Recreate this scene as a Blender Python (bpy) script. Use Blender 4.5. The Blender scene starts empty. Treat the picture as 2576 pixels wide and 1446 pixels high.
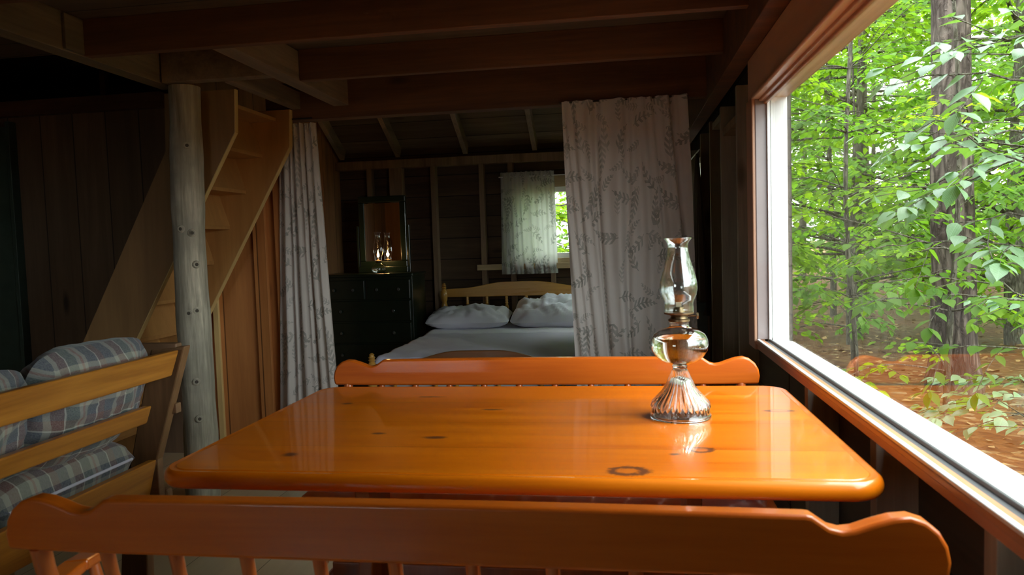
import bpy, bmesh, math, random
import numpy as np
from mathutils import Vector, Matrix, noise as mnoise

# ------------------------------------------------------------------ camera, sky, exposure
SC = bpy.context.scene
COL = SC.collection
F_PX = 1850.0
ay = Vector((275, 118, -1850.0)).normalized()
ax = Vector((12288, 277, 1850.0)); ax = (ax - ax.dot(ay) * ay).normalized()
az = ax.cross(ay)
CAMLOC = Vector((0, 0, 1.21))
cam = bpy.data.cameras.new('camera')
cam.sensor_width = 36.0
cam.lens = 36.0 * F_PX / 2576
cam.clip_start = 0.05; cam.clip_end = 300
cam.dof.use_dof = True; cam.dof.focus_distance = 4.2; cam.dof.aperture_fstop = 7.0
co = bpy.data.objects.new('camera', cam); COL.objects.link(co)
co.matrix_world = Matrix.Translation(CAMLOC) @ Matrix((ax, ay, az)).to_4x4()
SC.camera = co

SC.view_settings.view_transform = 'Standard'
SC.view_settings.look = 'None'
SC.view_settings.gamma = 1.0
SC.view_settings.use_curve_mapping = False
SC.view_settings.exposure = 2.92
SC.cycles.max_bounces = 10
SC.cycles.diffuse_bounces = 6
SC.cycles.glossy_bounces = 4
SC.cycles.transmission_bounces = 8
SC.cycles.transparent_max_bounces = 16
SC.cycles.caustics_reflective = False
SC.cycles.caustics_refractive = False
SC.cycles.sample_clamp_indirect = 6.0
SC.cycles.use_denoising = True

world = bpy.data.worlds.new('world'); SC.world = world
world.use_nodes = True
wn = world.node_tree; wn.nodes.clear()
w_out = wn.nodes.new('ShaderNodeOutputWorld'); w_bg = wn.nodes.new('ShaderNodeBackground')
w_tc = wn.nodes.new('ShaderNodeTexCoord'); w_sep = wn.nodes.new('ShaderNodeSeparateXYZ'); w_cr = wn.nodes.new('ShaderNodeValToRGB')
wn.links.new(w_tc.outputs['Generated'], w_sep.inputs[0]); wn.links.new(w_sep.outputs['Z'], w_cr.inputs[0])
w_cr.color_ramp.elements[0].position = 0.0; w_cr.color_ramp.elements[0].color = (0.55, 0.60, 0.60, 1)
w_cr.color_ramp.elements[1].position = 0.7; w_cr.color_ramp.elements[1].color = (0.84, 0.93, 1.0, 1)
wn.links.new(w_cr.outputs[0], w_bg.inputs['Color']); w_bg.inputs['Strength'].default_value = 2.0
wn.links.new(w_bg.outputs[0], w_out.inputs[0])

# light portals in the window openings: they only guide the sky's own light indoors
def portal(name, loc, sx, sy, rot):
    l = bpy.data.lights.new(name, 'AREA'); l.shape = 'RECTANGLE'; l.size = sx; l.size_y = sy
    l.cycles.is_portal = True
    o = bpy.data.objects.new(name, l); COL.objects.link(o); o.location = loc; o.rotation_euler = rot
portal('window_portal', (0.60, 1.99, 1.27), 0.93, 2.0, (0, math.radians(90), 0))

portal('fill_window_portal', (-2.1, -2.86, 1.35), 1.3, 0.8, (math.radians(90), 0, math.radians(180)))  # portal of the added fill window behind the camera
# sun through thin cloud above the clearing by the cabin, very soft
sun = bpy.data.lights.new('sun', 'SUN'); sun.energy = 1.2; sun.angle = math.radians(50); sun.color = (1.0, 0.97, 0.90)
so = bpy.data.objects.new('sun', sun); COL.objects.link(so)
so.rotation_euler = Vector((0.80, 0.12, 0.95)).to_track_quat('Z', 'Y').to_euler()

# ------------------------------------------------------------------ mesh helper
def rnd(a, b): return random.uniform(a, b)
random.seed(7)

def wloc(o):
    v = Vector((0, 0, 0))
    while o is not None:
        v += o.location; o = o.parent
    return v

class MB:
    def __init__(s): s.v = []; s.f = []; s.uv = None
    def add(s, vs, fs, uvs=None):
        n = len(s.v); s.v += [tuple(v) for v in vs]; s.f += [tuple(i + n for i in f) for f in fs]
        if uvs is not None:
            if s.uv is None: s.uv = []
            s.uv += uvs
        return s
    def box(s, x0, x1, y0, y1, z0, z1):
        return s.add([(x0,y0,z0),(x1,y0,z0),(x1,y1,z0),(x0,y1,z0),(x0,y0,z1),(x1,y0,z1),(x1,y1,z1),(x0,y1,z1)],
                     [(0,3,2,1),(4,5,6,7),(0,1,5,4),(1,2,6,5),(2,3,7,6),(3,0,4,7)])
    def beam(s, p, q, w, h, up=(0,0,1)):
        p = Vector(p); q = Vector(q); d = (q - p).normalized(); u = Vector(up); sd = d.cross(u).normalized(); u = sd.cross(d)
        vs = []
        for c in (p, q):
            for a, b in ((-1,-1),(1,-1),(1,1),(-1,1)): vs.append(c + sd * (a * w / 2) + u * (b * h / 2))
        return s.add(vs, [(0,1,2,3),(7,6,5,4),(0,4,5,1),(1,5,6,2),(2,6,7,3),(3,7,4,0)])
    def tube(s, pts, radii, n=12, cap=True):
        pts = [Vector(p) for p in pts]
        if not hasattr(radii, '__len__'): radii = [radii] * len(pts)
        vs = []; fs = []; prev = None
        for i, p in enumerate(pts):
            d = (pts[min(i+1, len(pts)-1)] - pts[max(i-1, 0)]).normalized()
            if prev is None:
                a = d.orthogonal().normalized()
            else:
                a = (prev - d * prev.dot(d)).normalized()
            prev = a; b = d.cross(a)
            for k in range(n):
                t = 2 * math.pi * k / n
                vs.append(p + (a * math.cos(t) + b * math.sin(t)) * radii[i])
        for i in range(len(pts) - 1):
            for k in range(n):
                k2 = (k + 1) % n
                fs.append((i*n+k, i*n+k2, (i+1)*n+k2, (i+1)*n+k))
        if cap:
            fs.append(tuple(reversed(range(n)))); fs.append(tuple((len(pts)-1)*n + k for k in range(n)))
        return s.add(vs, fs)
    def lathe(s, prof, n=40, c=(0,0,0), flute=None, cap=True):
        vs = []; fs = []
        for i, (r, z) in enumerate(prof):
            for k in range(n):
                t = 2 * math.pi * k / n
                rr = r * (1 + (flute(z) * math.cos(t * 30) if flute else 0))
                vs.append((c[0] + rr * math.cos(t), c[1] + rr * math.sin(t), c[2] + z))
        for i in range(len(prof) - 1):
            for k in range(n):
                k2 = (k + 1) % n
                fs.append((i*n+k, i*n+k2, (i+1)*n+k2, (i+1)*n+k))
        if cap:
            if prof[0][0] > 1e-4: fs.append(tuple(reversed(range(n))))
            if prof[-1][0] > 1e-4: fs.append(tuple((len(prof)-1)*n + k for k in range(n)))
        return s.add(vs, fs)
    def prism(s, poly, axis, a, b):
        # poly: outline in the two remaining axes (in xyz order), extruded along axis from a to b
        def P(u, v, w): return {'x': (w,u,v), 'y': (u,w,v), 'z': (u,v,w)}[axis]
        n = len(poly)
        vs = [P(u, v, a) for u, v in poly] + [P(u, v, b) for u, v in poly]
        fs = [tuple(reversed(range(n))), tuple(range(n, 2*n))] + [(i, (i+1)%n, n+(i+1)%n, n+i) for i in range(n)]
        return s.add(vs, fs)
    def grid(s, fn, nu, nv, su=1.0, sv=1.0):
        vs = []; fs = []; uv = []
        for j in range(nv + 1):
            for i in range(nu + 1):
                vs.append(fn(i / nu, j / nv)); uv.append((i / nu * su, j / nv * sv))
        for j in range(nv):
            for i in range(nu):
                a = j*(nu+1)+i; fs.append((a, a+1, a+nu+2, a+nu+1))
        return s.add(vs, fs, uv)
    def build(s, name, mat, parent=None, smooth=False, bevel=0.0, seg=2, angle=35, subsurf=0, solid=0.0, fix=False):
        me = bpy.data.meshes.new(name)
        off = wloc(parent) if parent is not None else Vector((0,0,0))
        me.from_pydata([(v[0]-off.x, v[1]-off.y, v[2]-off.z) for v in s.v], [], s.f)
        if s.uv is not None:
            ul = me.uv_layers.new(name='UVMap')
            vi = np.empty(len(me.loops), dtype=np.int32); me.loops.foreach_get('vertex_index', vi)
            ul.data.foreach_set('uv', np.array(s.uv, dtype=np.float32)[vi].ravel())
        me.update()
        if fix:
            bm = bmesh.new(); bm.from_mesh(me); bmesh.ops.remove_doubles(bm, verts=bm.verts, dist=1e-6); bmesh.ops.recalc_face_normals(bm, faces=bm.faces); bm.to_mesh(me); bm.free()
        if mat is not None: me.materials.append(mat)
        o = bpy.data.objects.new(name, me); COL.objects.link(o)
        if parent is not None: o.parent = parent
        if smooth:
            me.polygons.foreach_set('use_smooth', [True] * len(me.polygons))
            if angle < 180: me.set_sharp_from_angle(angle=math.radians(angle))
        if solid: m = o.modifiers.new('solid', 'SOLIDIFY'); m.thickness = solid; m.offset = 0
        if bevel:
            m = o.modifiers.new('bevel', 'BEVEL'); m.width = bevel; m.segments = seg; m.limit_method = 'ANGLE'; m.angle_limit = math.radians(30)
            m.harden_normals = False
        if subsurf: m = o.modifiers.new('sub', 'SUBSURF'); m.levels = subsurf; m.render_levels = subsurf
        return o

def recenter(o):
    """put a lone mesh's origin at the middle of its base"""
    me = o.data
    xs = [v.co for v in me.vertices]
    c = Vector(((min(v.x for v in xs)+max(v.x for v in xs))/2, (min(v.y for v in xs)+max(v.y for v in xs))/2, min(v.z for v in xs)))
    me.transform(Matrix.Translation(-c)); o.location = c
    return o

def tag(o, label=None, cat=None, group=None, kind=None):
    if label: o['label'] = label
    if cat: o['category'] = cat
    if group: o['group'] = group
    if kind: o['kind'] = kind
    return o

def root(name, loc, label=None, cat=None, group=None, kind=None):
    o = bpy.data.objects.new(name, None); COL.objects.link(o); o.location = loc
    o.empty_display_size = 0.1
    return tag(o, label, cat, group, kind)

def copy_tree(o, parent=None):
    c = o.copy(); COL.objects.link(c); c.parent = parent
    for ch in list(o.children): copy_tree(ch, c)
    return c

# ------------------------------------------------------------------ materials
def new_mat(name):
    m = bpy.data.materials.new(name); m.use_nodes = True; m.node_tree.nodes.clear()
    return m, m.node_tree
class N:
    """small node-graph writer"""
    def __init__(s, nt): s.nt = nt
    def node(s, t, **k):
        n = s.nt.nodes.new(t)
        for a, b in k.items(): setattr(n, a, b)
        return n
    def link(s, a, b): s.nt.links.new(a, b)
    def setin(s, sock, v):
        if isinstance(v, bpy.types.NodeSocket): s.link(v, sock)
        elif isinstance(v, (tuple, list)) and sock.type == 'RGBA' and len(v) == 3: sock.default_value = (*v, 1)
        else: sock.default_value = v
    def math(s, op, a, b=None, c=None, clamp=False):
        n = s.node('ShaderNodeMath', operation=op, use_clamp=clamp)
        s.setin(n.inputs[0], a)
        if b is not None: s.setin(n.inputs[1], b)
        if c is not None: s.setin(n.inputs[2], c)
        return n.outputs[0]
    def vmath(s, op, a, b=None, sc=None):
        n = s.node('ShaderNodeVectorMath', operation=op)
        s.setin(n.inputs[0], a)
        if b is not None: s.setin(n.inputs[1], b)
        if sc is not None: s.setin(n.inputs['Scale'], sc)
        return n.outputs['Value'] if op in ('LENGTH', 'DISTANCE', 'DOT_PRODUCT') else n.outputs[0]
    def noise(s, vec, scale, detail=4, rough=0.55, dist=0.0):
        n = s.node('ShaderNodeTexNoise'); s.setin(n.inputs['Vector'], vec)
        n.inputs['Scale'].default_value = scale; n.inputs['Detail'].default_value = detail
        n.inputs['Roughness'].default_value = rough; n.inputs['Distortion'].default_value = dist
        return n.outputs['Fac']
    def ramp(s, fac, stops, interp='LINEAR'):
        n = s.node('ShaderNodeValToRGB'); s.setin(n.inputs[0], fac); cr = n.color_ramp; cr.interpolation = interp
        while len(cr.elements) < len(stops): cr.elements.new(0.5)
        for e, (p, c) in zip(cr.elements, stops): e.position = p; e.color = (*c, 1) if len(c) == 3 else c
        return n.outputs[0]
    def rng(s, v, a, b, c, d):
        n = s.node('ShaderNodeMapRange'); s.setin(n.inputs[0], v)
        for i, x in enumerate((a, b, c, d)): s.setin(n.inputs[i+1], x)
        return n.outputs[0]
    def mix(s, fac, a, b, blend='MIX'):
        n = s.node('ShaderNodeMix', data_type='RGBA', blend_type=blend)
        s.setin(n.inputs[0], fac); s.setin(n.inputs[6], a); s.setin(n.inputs[7], b)
        return n.outputs[2]
    def sep(s, v):
        n = s.node('ShaderNodeSeparateXYZ'); s.setin(n.inputs[0], v); return n.outputs
    def comb(s, x, y, z):
        n = s.node('ShaderNodeCombineXYZ'); s.setin(n.inputs[0], x); s.setin(n.inputs[1], y); s.setin(n.inputs[2], z); return n.outputs[0]
    def bump(s, h, strength=0.3, dist=0.01):
        n = s.node('ShaderNodeBump'); s.setin(n.inputs['Height'], h); n.inputs['Strength'].default_value = strength; n.inputs['Distance'].default_value = dist
        return n.outputs[0]
    def principled(s, col, rough=0.5, normal=None, spec=0.5, **k):
        p = s.node('ShaderNodeBsdfPrincipled'); s.setin(p.inputs['Base Color'], col); s.setin(p.inputs['Roughness'], rough)
        s.setin(p.inputs['Specular IOR Level'], spec)
        if normal is not None: s.link(normal, p.inputs['Normal'])
        for a, b in k.items(): s.setin(p.inputs[a.replace('_', ' ')], b)
        return p.outputs[0]
    def out(s, sh, disp=None):
        o = s.node('ShaderNodeOutputMaterial'); s.link(sh, o.inputs[0])

def wood(name, dark, light, axis='X', rough=0.6, scale=1.0, board=None, seam=0.006, knots=0.5, bump=0.25, coat=0.0, coat_rough=0.1, spots=None, spec=0.4, weather=None, boardvar=0.35, seamdark=0.15):
    """grain runs along axis; board=(axis across, width) cuts it into boards; spots=list of knots (x,y,rx,ry,ring)"""
    m, nt = new_mat(name); g = N(nt)
    tc = g.node('ShaderNodeTexCoord').outputs['Object']
    info = g.node('ShaderNodeObjectInfo').outputs['Random']
    geo = g.node('ShaderNodeNewGeometry').outputs['Random Per Island']
    x, y, z = g.sep(tc)
    off = g.math('MULTIPLY', info, 37.0)
    offi = g.math('MULTIPLY', geo, 11.0)
    vec = g.vmath('ADD', tc, g.comb(off, offi, off))
    bid = None
    if board:
        a = {'X': x, 'Y': y, 'Z': z}[board[0]]
        q = g.math('DIVIDE', g.math('ADD', a, 20.0), board[1])
        fr = g.math('FRACT', q); fl = g.math('FLOOR', q)
        wnz = g.node('ShaderNodeTexWhiteNoise', noise_dimensions='1D'); g.link(fl, wnz.inputs['W']); bid = wnz.outputs['Value']
        vec = g.vmath('ADD', vec, g.comb(g.math('MULTIPLY', bid, 9.0), g.math('MULTIPLY', bid, 5.0), g.math('MULTIPLY', bid, 7.0)))
        e = seam / board[1]
        edge = g.math('MINIMUM', fr, g.math('SUBTRACT', 1.0, fr))
        seamf = g.rng(edge, 0.0, e, 0.0, 1.0)
    L, S = 1.1 * scale, 16.0 * scale
    k = {'X': (L, S, S), 'Y': (S, L, S), 'Z': (S, S, L)}[axis]
    big = g.noise(g.vmath('MULTIPLY', vec, k), 1.0, 5, 0.6, 0.6)
    k2 = tuple(c * 6 for c in k)
    fine = g.noise(g.vmath('MULTIPLY', vec, k2), 1.0, 3, 0.6)
    fac = g.math('ADD', g.math('MULTIPLY', big, 0.75), g.math('MULTIPLY', fine, 0.25))
    mid = tuple((a + b) / 2 for a, b in zip(dark, light))
    col = g.ramp(fac, [(0.30, dark), (0.5, mid), (0.68, light)])
    patch = g.noise(vec, 1.7, 3, 0.5)
    col = g.mix(g.math('MULTIPLY', g.rng(patch, 0.35, 0.7, 0.0, 1.0), 0.35), col, tuple(c * 0.62 for c in mid))
    if weather is not None:
        col = g.mix(g.rng(g.noise(vec, 3.0, 4, 0.6), 0.42, 0.66, 0.0, 0.8), col, weather)
    if knots:
        kk = {'X': (1.6, 5, 5), 'Y': (5, 1.6, 5), 'Z': (5, 5, 1.6)}[axis]
        vo = g.node('ShaderNodeTexVoronoi'); g.link(g.vmath('MULTIPLY', vec, kk), vo.inputs['Vector']); vo.inputs['Scale'].default_value = 0.9
        kf = g.rng(vo.outputs['Distance'], 0.05, 0.13, knots, 0.0)
        col = g.mix(kf, col, tuple(c * 0.22 for c in dark))
    if spots:
        for (sx, sy, rx, ry, ring) in spots:
            dx = g.math('DIVIDE', g.math('SUBTRACT', x, sx), rx); dy = g.math('DIVIDE', g.math('SUBTRACT', y, sy), ry)
            d = g.math('SQRT', g.math('ADD', g.math('MULTIPLY', dx, dx), g.math('MULTIPLY', dy, dy)))
            d = g.math('ADD', d, g.math('MULTIPLY', g.math('SUBTRACT', g.noise(tc, 70.0, 2), 0.5), 0.7))
            if ring: sf = g.math('MULTIPLY', g.rng(d, 0.45, 0.65, 0.15, 1.0), g.rng(d, 0.9, 1.15, 1.0, 0.0))
            else: sf = g.rng(d, 0.5, 1.1, 1.0, 0.0)
            col = g.mix(g.math('MULTIPLY', sf, 0.88), col, tuple(c * 0.10 + 0.012 for c in dark))
    h = fac
    if board:
        col = g.mix(g.rng(bid, 0, 1, 0.0, boardvar), col, tuple(c * 0.45 for c in mid))
        col = g.mix(seamf, tuple(c * seamdark for c in dark), col)
        h = g.math('MULTIPLY', fac, 1.0)
        h = g.math('ADD', g.math('MULTIPLY', fac, 0.3), seamf)
    nr = g.bump(h, bump, 0.004)
    rr = g.rng(fac, 0.3, 0.7, max(rough - 0.07, 0.02), rough + 0.08)
    kw = dict(Coat_Weight=coat, Coat_Roughness=coat_rough) if coat else {}
    g.out(g.principled(col, rr, nr, spec, **kw))
    return m

def plain(name, col, rough=0.5, metal=0.0, var=0.12, scale=9.0, bump=0.1, spec=0.5, coat=0.0):
    m, nt = new_mat(name); g = N(nt)
    tc = g.node('ShaderNodeTexCoord').outputs['Object']
    n = g.noise(tc, scale, 5)
    c = g.mix(g.rng(n, 0.3, 0.7, 0.0, 1.0), tuple(x * (1 - var) for x in col), tuple(min(1, x * (1 + var)) for x in col))
    k = dict(Metallic=metal)
    if coat: k['Coat_Weight'] = coat
    g.out(g.principled(c, rough, g.bump(g.noise(tc, scale * 8, 3), bump, 0.002), spec, **k))
    return m

def thin_glass(name, ior=1.45, tint=(1, 1, 1), rough=0.0, boost=1.0, bumpy=0.0):
    m, nt = new_mat(name); g = N(nt)
    fr = g.node('ShaderNodeFresnel')
    back = g.node('ShaderNodeNewGeometry').outputs['Backfacing']      # same reflectance from either face of the thin glass
    g.link(g.rng(back, 0.0, 1.0, ior, 1.0 / ior), fr.inputs['IOR'])
    tr = g.node('ShaderNodeBsdfTransparent'); tr.inputs[0].default_value = (*tint, 1)
    gl = g.node('ShaderNodeBsdfGlossy'); gl.inputs['Roughness'].default_value = rough
    if bumpy:
        tc = g.node('ShaderNodeTexCoord').outputs['Object']
        b = g.bump(g.noise(tc, 30.0, 3), bumpy, 0.004); g.link(b, gl.inputs['Normal']); g.link(b, fr.inputs['Normal'])
    mx = g.node('ShaderNodeMixShader')
    f = g.math('MULTIPLY', fr.outputs[0], boost, clamp=True)
    g.link(f, mx.inputs[0]); g.link(tr.outputs[0], mx.inputs[1]); g.link(gl.outputs[0], mx.inputs[2])
    g.out(mx.outputs[0])
    return m

def solid_glass(name, col=(1, 1, 1), ior=1.45, rough=0.0):
    m, nt = new_mat(name); g = N(nt)
    g.out(g.principled(col, rough, None, 0.5, Transmission_Weight=1.0, IOR=ior))
    return m

def emit(name, col, strength):
    m, nt = new_mat(name); g = N(nt)
    e = g.node('ShaderNodeEmission'); e.inputs[0].default_value = (*col, 1); e.inputs[1].default_value = strength
    g.out(e.outputs[0]); return m

def floral(name, base=(0.68, 0.61, 0.57), ink=(0.11, 0.125, 0.10), thin=0.25):
    """pale cotton printed with fern fronds and leaf sprays, uv in metres"""
    m, nt = new_mat(name); g = N(nt)
    uv = g.node('ShaderNodeTexCoord').outputs['UV']
    total = None
    for (sc, seed, ang, kind, freq, st) in ((4.0, 0.0, 1.3, 0, 8.0, 0.62), (4.8, 3.7, 4.1, 1, 5.5, 0.6), (6.4, 9.1, 2.2, 0, 7.0, 0.5)):
        v = g.vmath('ADD', uv, (seed, seed * 1.7, 0.0))
        vo = g.node('ShaderNodeTexVoronoi', voronoi_dimensions='2D'); g.link(v, vo.inputs['Vector']); vo.inputs['Scale'].default_value = sc; vo.inputs['Randomness'].default_value = 0.75
        loc = g.vmath('SUBTRACT', v, vo.outputs['Position'])
        cr, cg, cb = g.sep(vo.outputs['Color'])
        th = g.math('MULTIPLY', cr, 6.283 * ang)
        c, s_ = g.math('COSINE', th), g.math('SINE', th)
        lx, ly, _ = g.sep(loc)
        lx = g.math('MULTIPLY', lx, sc); ly = g.math('MULTIPLY', ly, sc)
        u = g.math('ADD', g.math('MULTIPLY', lx, c), g.math('MULTIPLY', ly, s_))
        w = g.math('SUBTRACT', g.math('MULTIPLY', ly, c), g.math('MULTIPLY', lx, s_))
        w = g.math('ADD', w, g.math('MULTIPLY', g.math('MULTIPLY', u, u), 0.5))   # curved stem
        aw = g.math('ABSOLUTE', w)
        # frond outline: tapering along u in -0.4..0.4
        t = g.rng(u, -0.40, 0.42, 0.0, 1.0)
        width = g.math('MULTIPLY', g.math('MULTIPLY', g.math('SUBTRACT', 1.0, t), g.math('POWER', g.math('MAXIMUM', t, 0.001), 0.4)), 0.30 if kind == 0 else 0.34)
        inside = g.math('MULTIPLY', g.math('LESS_THAN', aw, width), g.math('MULTIPLY', g.math('GREATER_THAN', u, -0.4), g.math('LESS_THAN', u, 0.42)))
        ph = g.math('SUBTRACT', g.math('MULTIPLY', u, freq * 3.2), g.math('MULTIPLY', aw, freq * 2.4))
        leaf = g.math('GREATER_THAN', g.math('SINE', g.math('MULTIPLY', ph, 1.9)), -0.15 if kind == 0 else 0.1)
        stem = g.math('MULTIPLY', g.math('LESS_THAN', aw, 0.012), g.math('MULTIPLY', g.math('GREATER_THAN', u, -0.45), g.math('LESS_THAN', u, 0.42)))
        f = g.math('MAXIMUM', g.math('MULTIPLY', inside, leaf), stem)
        f = g.math('MULTIPLY', f, g.math('MULTIPLY', g.math('GREATER_THAN', cg, 0.22), st))
        total = f if total is None else g.math('MAXIMUM', total, f)
    fade = g.rng(g.noise(uv, 9.0, 3), 0.3, 0.65, 0.45, 1.0)
    total = g.math('MULTIPLY', total, fade)
    wash = g.rng(g.noise(uv, 4.0, 4), 0.5, 0.75, 0.0, 0.25)
    col = g.mix(wash, base, tuple(b * 0.75 for b in base))
    col = g.mix(total, col, ink)
    weave = g.noise(g.vmath('MULTIPLY', uv, (1.0, 1.0, 1.0)), 400.0, 2)
    df = g.node('ShaderNodeBsdfDiffuse'); g.link(col, df.inputs[0]); tr = g.node('ShaderNodeBsdfTranslucent'); g.link(col, tr.inputs[0])
    nb = g.bump(weave, 0.15, 0.001); g.link(nb, df.inputs['Normal'])
    mx = g.node('ShaderNodeMixShader'); mx.inputs[0].default_value = thin
    g.link(df.outputs[0], mx.inputs[1]); g.link(tr.outputs[0], mx.inputs[2]); g.out(mx.outputs[0])
    return m

def plaid(name):
    m, nt = new_mat(name); g = N(nt)
    uv = g.node('ShaderNodeTexCoord').outputs['UV']
    x, y, _ = g.sep(uv)
    A = (0.075, 0.085, 0.115); B = (0.36, 0.34, 0.29); C = (0.15, 0.065, 0.06); D = (0.10, 0.125, 0.11); W = (0.55, 0.52, 0.47); R = (0.33, 0.16, 0.125)
    st = [(0.0, A), (0.16, B), (0.24, C), (0.38, W), (0.40, D), (0.55, B), (0.60, R), (0.64, B), (0.70, A), (0.86, W), (0.88, C)]
    cx = g.ramp(g.math('FRACT', g.math('DIVIDE', x, 0.24)), st, 'CONSTANT')
    cy = g.ramp(g.math('FRACT', g.math('DIVIDE', g.math('ADD', y, 0.03), 0.23)), st, 'CONSTANT')
    tw = g.math('GREATER_THAN', g.math('SINE', g.math('MULTIPLY', g.math('ADD', x, y), 2400.0)), 0.0)
    col = g.mix(0.5, cx, cy)
    col = g.mix(0.25, col, g.mix(tw, cx, cy))
    col = g.mix(g.rng(g.noise(uv, 300, 2), 0.3, 0.7, 0, 0.3), col, (0.4, 0.38, 0.36))
    g.out(g.principled(col, 0.9, g.bump(g.noise(uv, 500, 2), 0.3, 0.001), 0.1, Sheen_Weight=0.2))
    return m

def fabric(name, col, rough=0.9):
    m, nt = new_mat(name); g = N(nt)
    tc = g.node('ShaderNodeTexCoord').outputs['Object']
    c = g.mix(g.rng(g.noise(tc, 2.5, 3), 0.3, 0.7, 0, 1), tuple(x * 0.94 for x in col), col)
    nb = g.bump(g.noise(tc, 400, 2), 0.15, 0.001)
    g.out(g.principled(c, rough, nb, 0.15, Sheen_Weight=0.15)); return m

M = {}
M['table'] = wood('table_pine', (0.50, 0.085, 0.001), (0.76, 0.195, 0.002), 'X', 0.34, 0.8, board=('Y', 0.235), seam=0.0015, knots=0.0, bump=0.05, spec=0.3, coat=0.6, coat_rough=0.05, seamdark=0.35, boardvar=0.12,
    spots=[(-0.764+0.27,1.547-1.88,0.020,0.018,0),(-0.006+0.27,1.463-1.88,0.042,0.030,1),(0.15+0.27,1.619-1.88,0.030,0.022,1),(0.093+0.27,1.584-1.88,0.014,0.009,0),(-0.619+0.27,1.736-1.88,0.022,0.010,0),
           (-0.465+0.27,1.703-1.88,0.035,0.014,0),(-0.377+0.27,2.0-1.88,0.036,0.010,0),(-0.831+0.27,2.074-1.88,0.02,0.012,0),(0.391+0.27,1.994-1.88,0.04,0.014,1),(-0.60+0.27,2.17-1.88,0.05,0.012,0)])
M['tableleg'] = wood('table_leg_pine', (0.20, 0.045, 0.006), (0.42, 0.11, 0.012), 'Z', 0.35, coat=0.4, knots=0.3, bump=0.1)
M['bench'] = wood('bench_pine', (0.46, 0.078, 0.005), (0.68, 0.150, 0.008), 'X', 0.36, 0.9, knots=0.4, bump=0.08, spec=0.3, coat=0.35, coat_rough=0.08)
M['bench_z'] = wood('bench_turned_pine', (0.40, 0.08, 0.02), (0.60, 0.15, 0.03), 'Z', 0.3, 0.9, knots=0.0, bump=0.05, coat=0.6, coat_rough=0.08)
M['joist'] = wood('old_joist', (0.060, 0.026, 0.014), (0.20, 0.085, 0.042), 'X', 0.75, 0.8, knots=0.7, bump=0.3)
M['joist_y'] = wood('weathered_beam', (0.12, 0.078, 0.05), (0.32, 0.22, 0.145), 'Y', 0.8, 0.8, knots=0.6, bump=0.3)
M['girder'] = wood('old_girder', (0.10, 0.075, 0.05), (0.24, 0.18, 0.12), 'Y', 0.8, 0.8, knots=0.5, bump=0.3)
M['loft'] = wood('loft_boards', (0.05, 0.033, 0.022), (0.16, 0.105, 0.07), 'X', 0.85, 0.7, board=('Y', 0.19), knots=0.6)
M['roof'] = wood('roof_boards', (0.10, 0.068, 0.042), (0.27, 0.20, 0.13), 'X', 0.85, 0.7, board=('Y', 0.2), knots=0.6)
M['rafter'] = wood('rafter_pine', (0.17, 0.13, 0.09), (0.40, 0.31, 0.22), 'Y', 0.8, 0.8, knots=0.5)
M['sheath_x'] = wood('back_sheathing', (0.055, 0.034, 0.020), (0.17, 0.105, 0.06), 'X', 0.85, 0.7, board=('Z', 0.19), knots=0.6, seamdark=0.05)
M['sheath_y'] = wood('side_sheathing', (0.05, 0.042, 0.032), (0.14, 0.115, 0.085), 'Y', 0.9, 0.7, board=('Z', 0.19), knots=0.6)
M['stud'] = wood('wall_stud', (0.16, 0.10, 0.06), (0.38, 0.25, 0.15), 'Z', 0.8, 0.8, knots=0.6)
M['stud_dark'] = wood('weathered_stud', (0.20, 0.165, 0.12), (0.42, 0.35, 0.25), 'Z', 0.8, 0.8, knots=0.6)
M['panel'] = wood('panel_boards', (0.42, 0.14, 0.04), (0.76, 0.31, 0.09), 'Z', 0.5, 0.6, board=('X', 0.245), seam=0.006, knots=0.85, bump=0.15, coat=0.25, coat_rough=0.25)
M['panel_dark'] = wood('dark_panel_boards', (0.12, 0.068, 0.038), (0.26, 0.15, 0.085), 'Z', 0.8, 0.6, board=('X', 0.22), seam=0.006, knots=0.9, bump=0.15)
M['panel_side'] = wood('side_panel_boards', (0.24, 0.11, 0.05), (0.55, 0.28, 0.12), 'Z', 0.6, 0.6, board=('Y', 0.24), seam=0.006, knots=0.8, bump=0.15)
M['apronwood'] = wood('window_apron_wood', (0.36, 0.15, 0.07), (0.58, 0.27, 0.14), 'Y', 0.45, 0.7, knots=0.12, bump=0.06, coat=0.25, coat_rough=0.2)
M['trimwood'] = wood('window_casing_wood', (0.58, 0.33, 0.20), (0.80, 0.52, 0.36), 'Y', 0.45, 0.7, knots=0.12, bump=0.06, coat=0.25, coat_rough=0.2)
M['trimwood_z'] = wood('window_jamb_wood', (0.36, 0.18, 0.11), (0.58, 0.33, 0.21), 'Z', 0.45, 0.7, knots=0.12, bump=0.06, coat=0.25, coat_rough=0.2)
M['log'] = wood('weathered_log', (0.13, 0.11, 0.08), (0.74, 0.65, 0.51), 'Z', 0.85, 1.5, knots=0.9, bump=0.7, weather=(0.28, 0.25, 0.20))
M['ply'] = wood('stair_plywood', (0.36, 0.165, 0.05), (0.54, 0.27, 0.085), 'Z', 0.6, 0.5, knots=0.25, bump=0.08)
M['ply_shaded'] = wood('shaded_stair_plywood', (0.20, 0.105, 0.04), (0.36, 0.19, 0.075), 'Z', 0.6, 0.5, knots=0.25, bump=0.08)  # same plywood as the rest, darkened to paint shade on the near board
M['ply_edge'] = wood('stair_edge_wood', (0.62, 0.40, 0.15), (0.80, 0.56, 0.24), 'Z', 0.6, 0.8, knots=0.0, bump=0.1)
M['sofa_y'] = wood('sofa_rail_pine', (0.28, 0.085, 0.010), (0.66, 0.27, 0.036), 'Y', 0.34, 1.0, knots=0.5, bump=0.2, coat=0.3, coat_rough=0.2)
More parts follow.
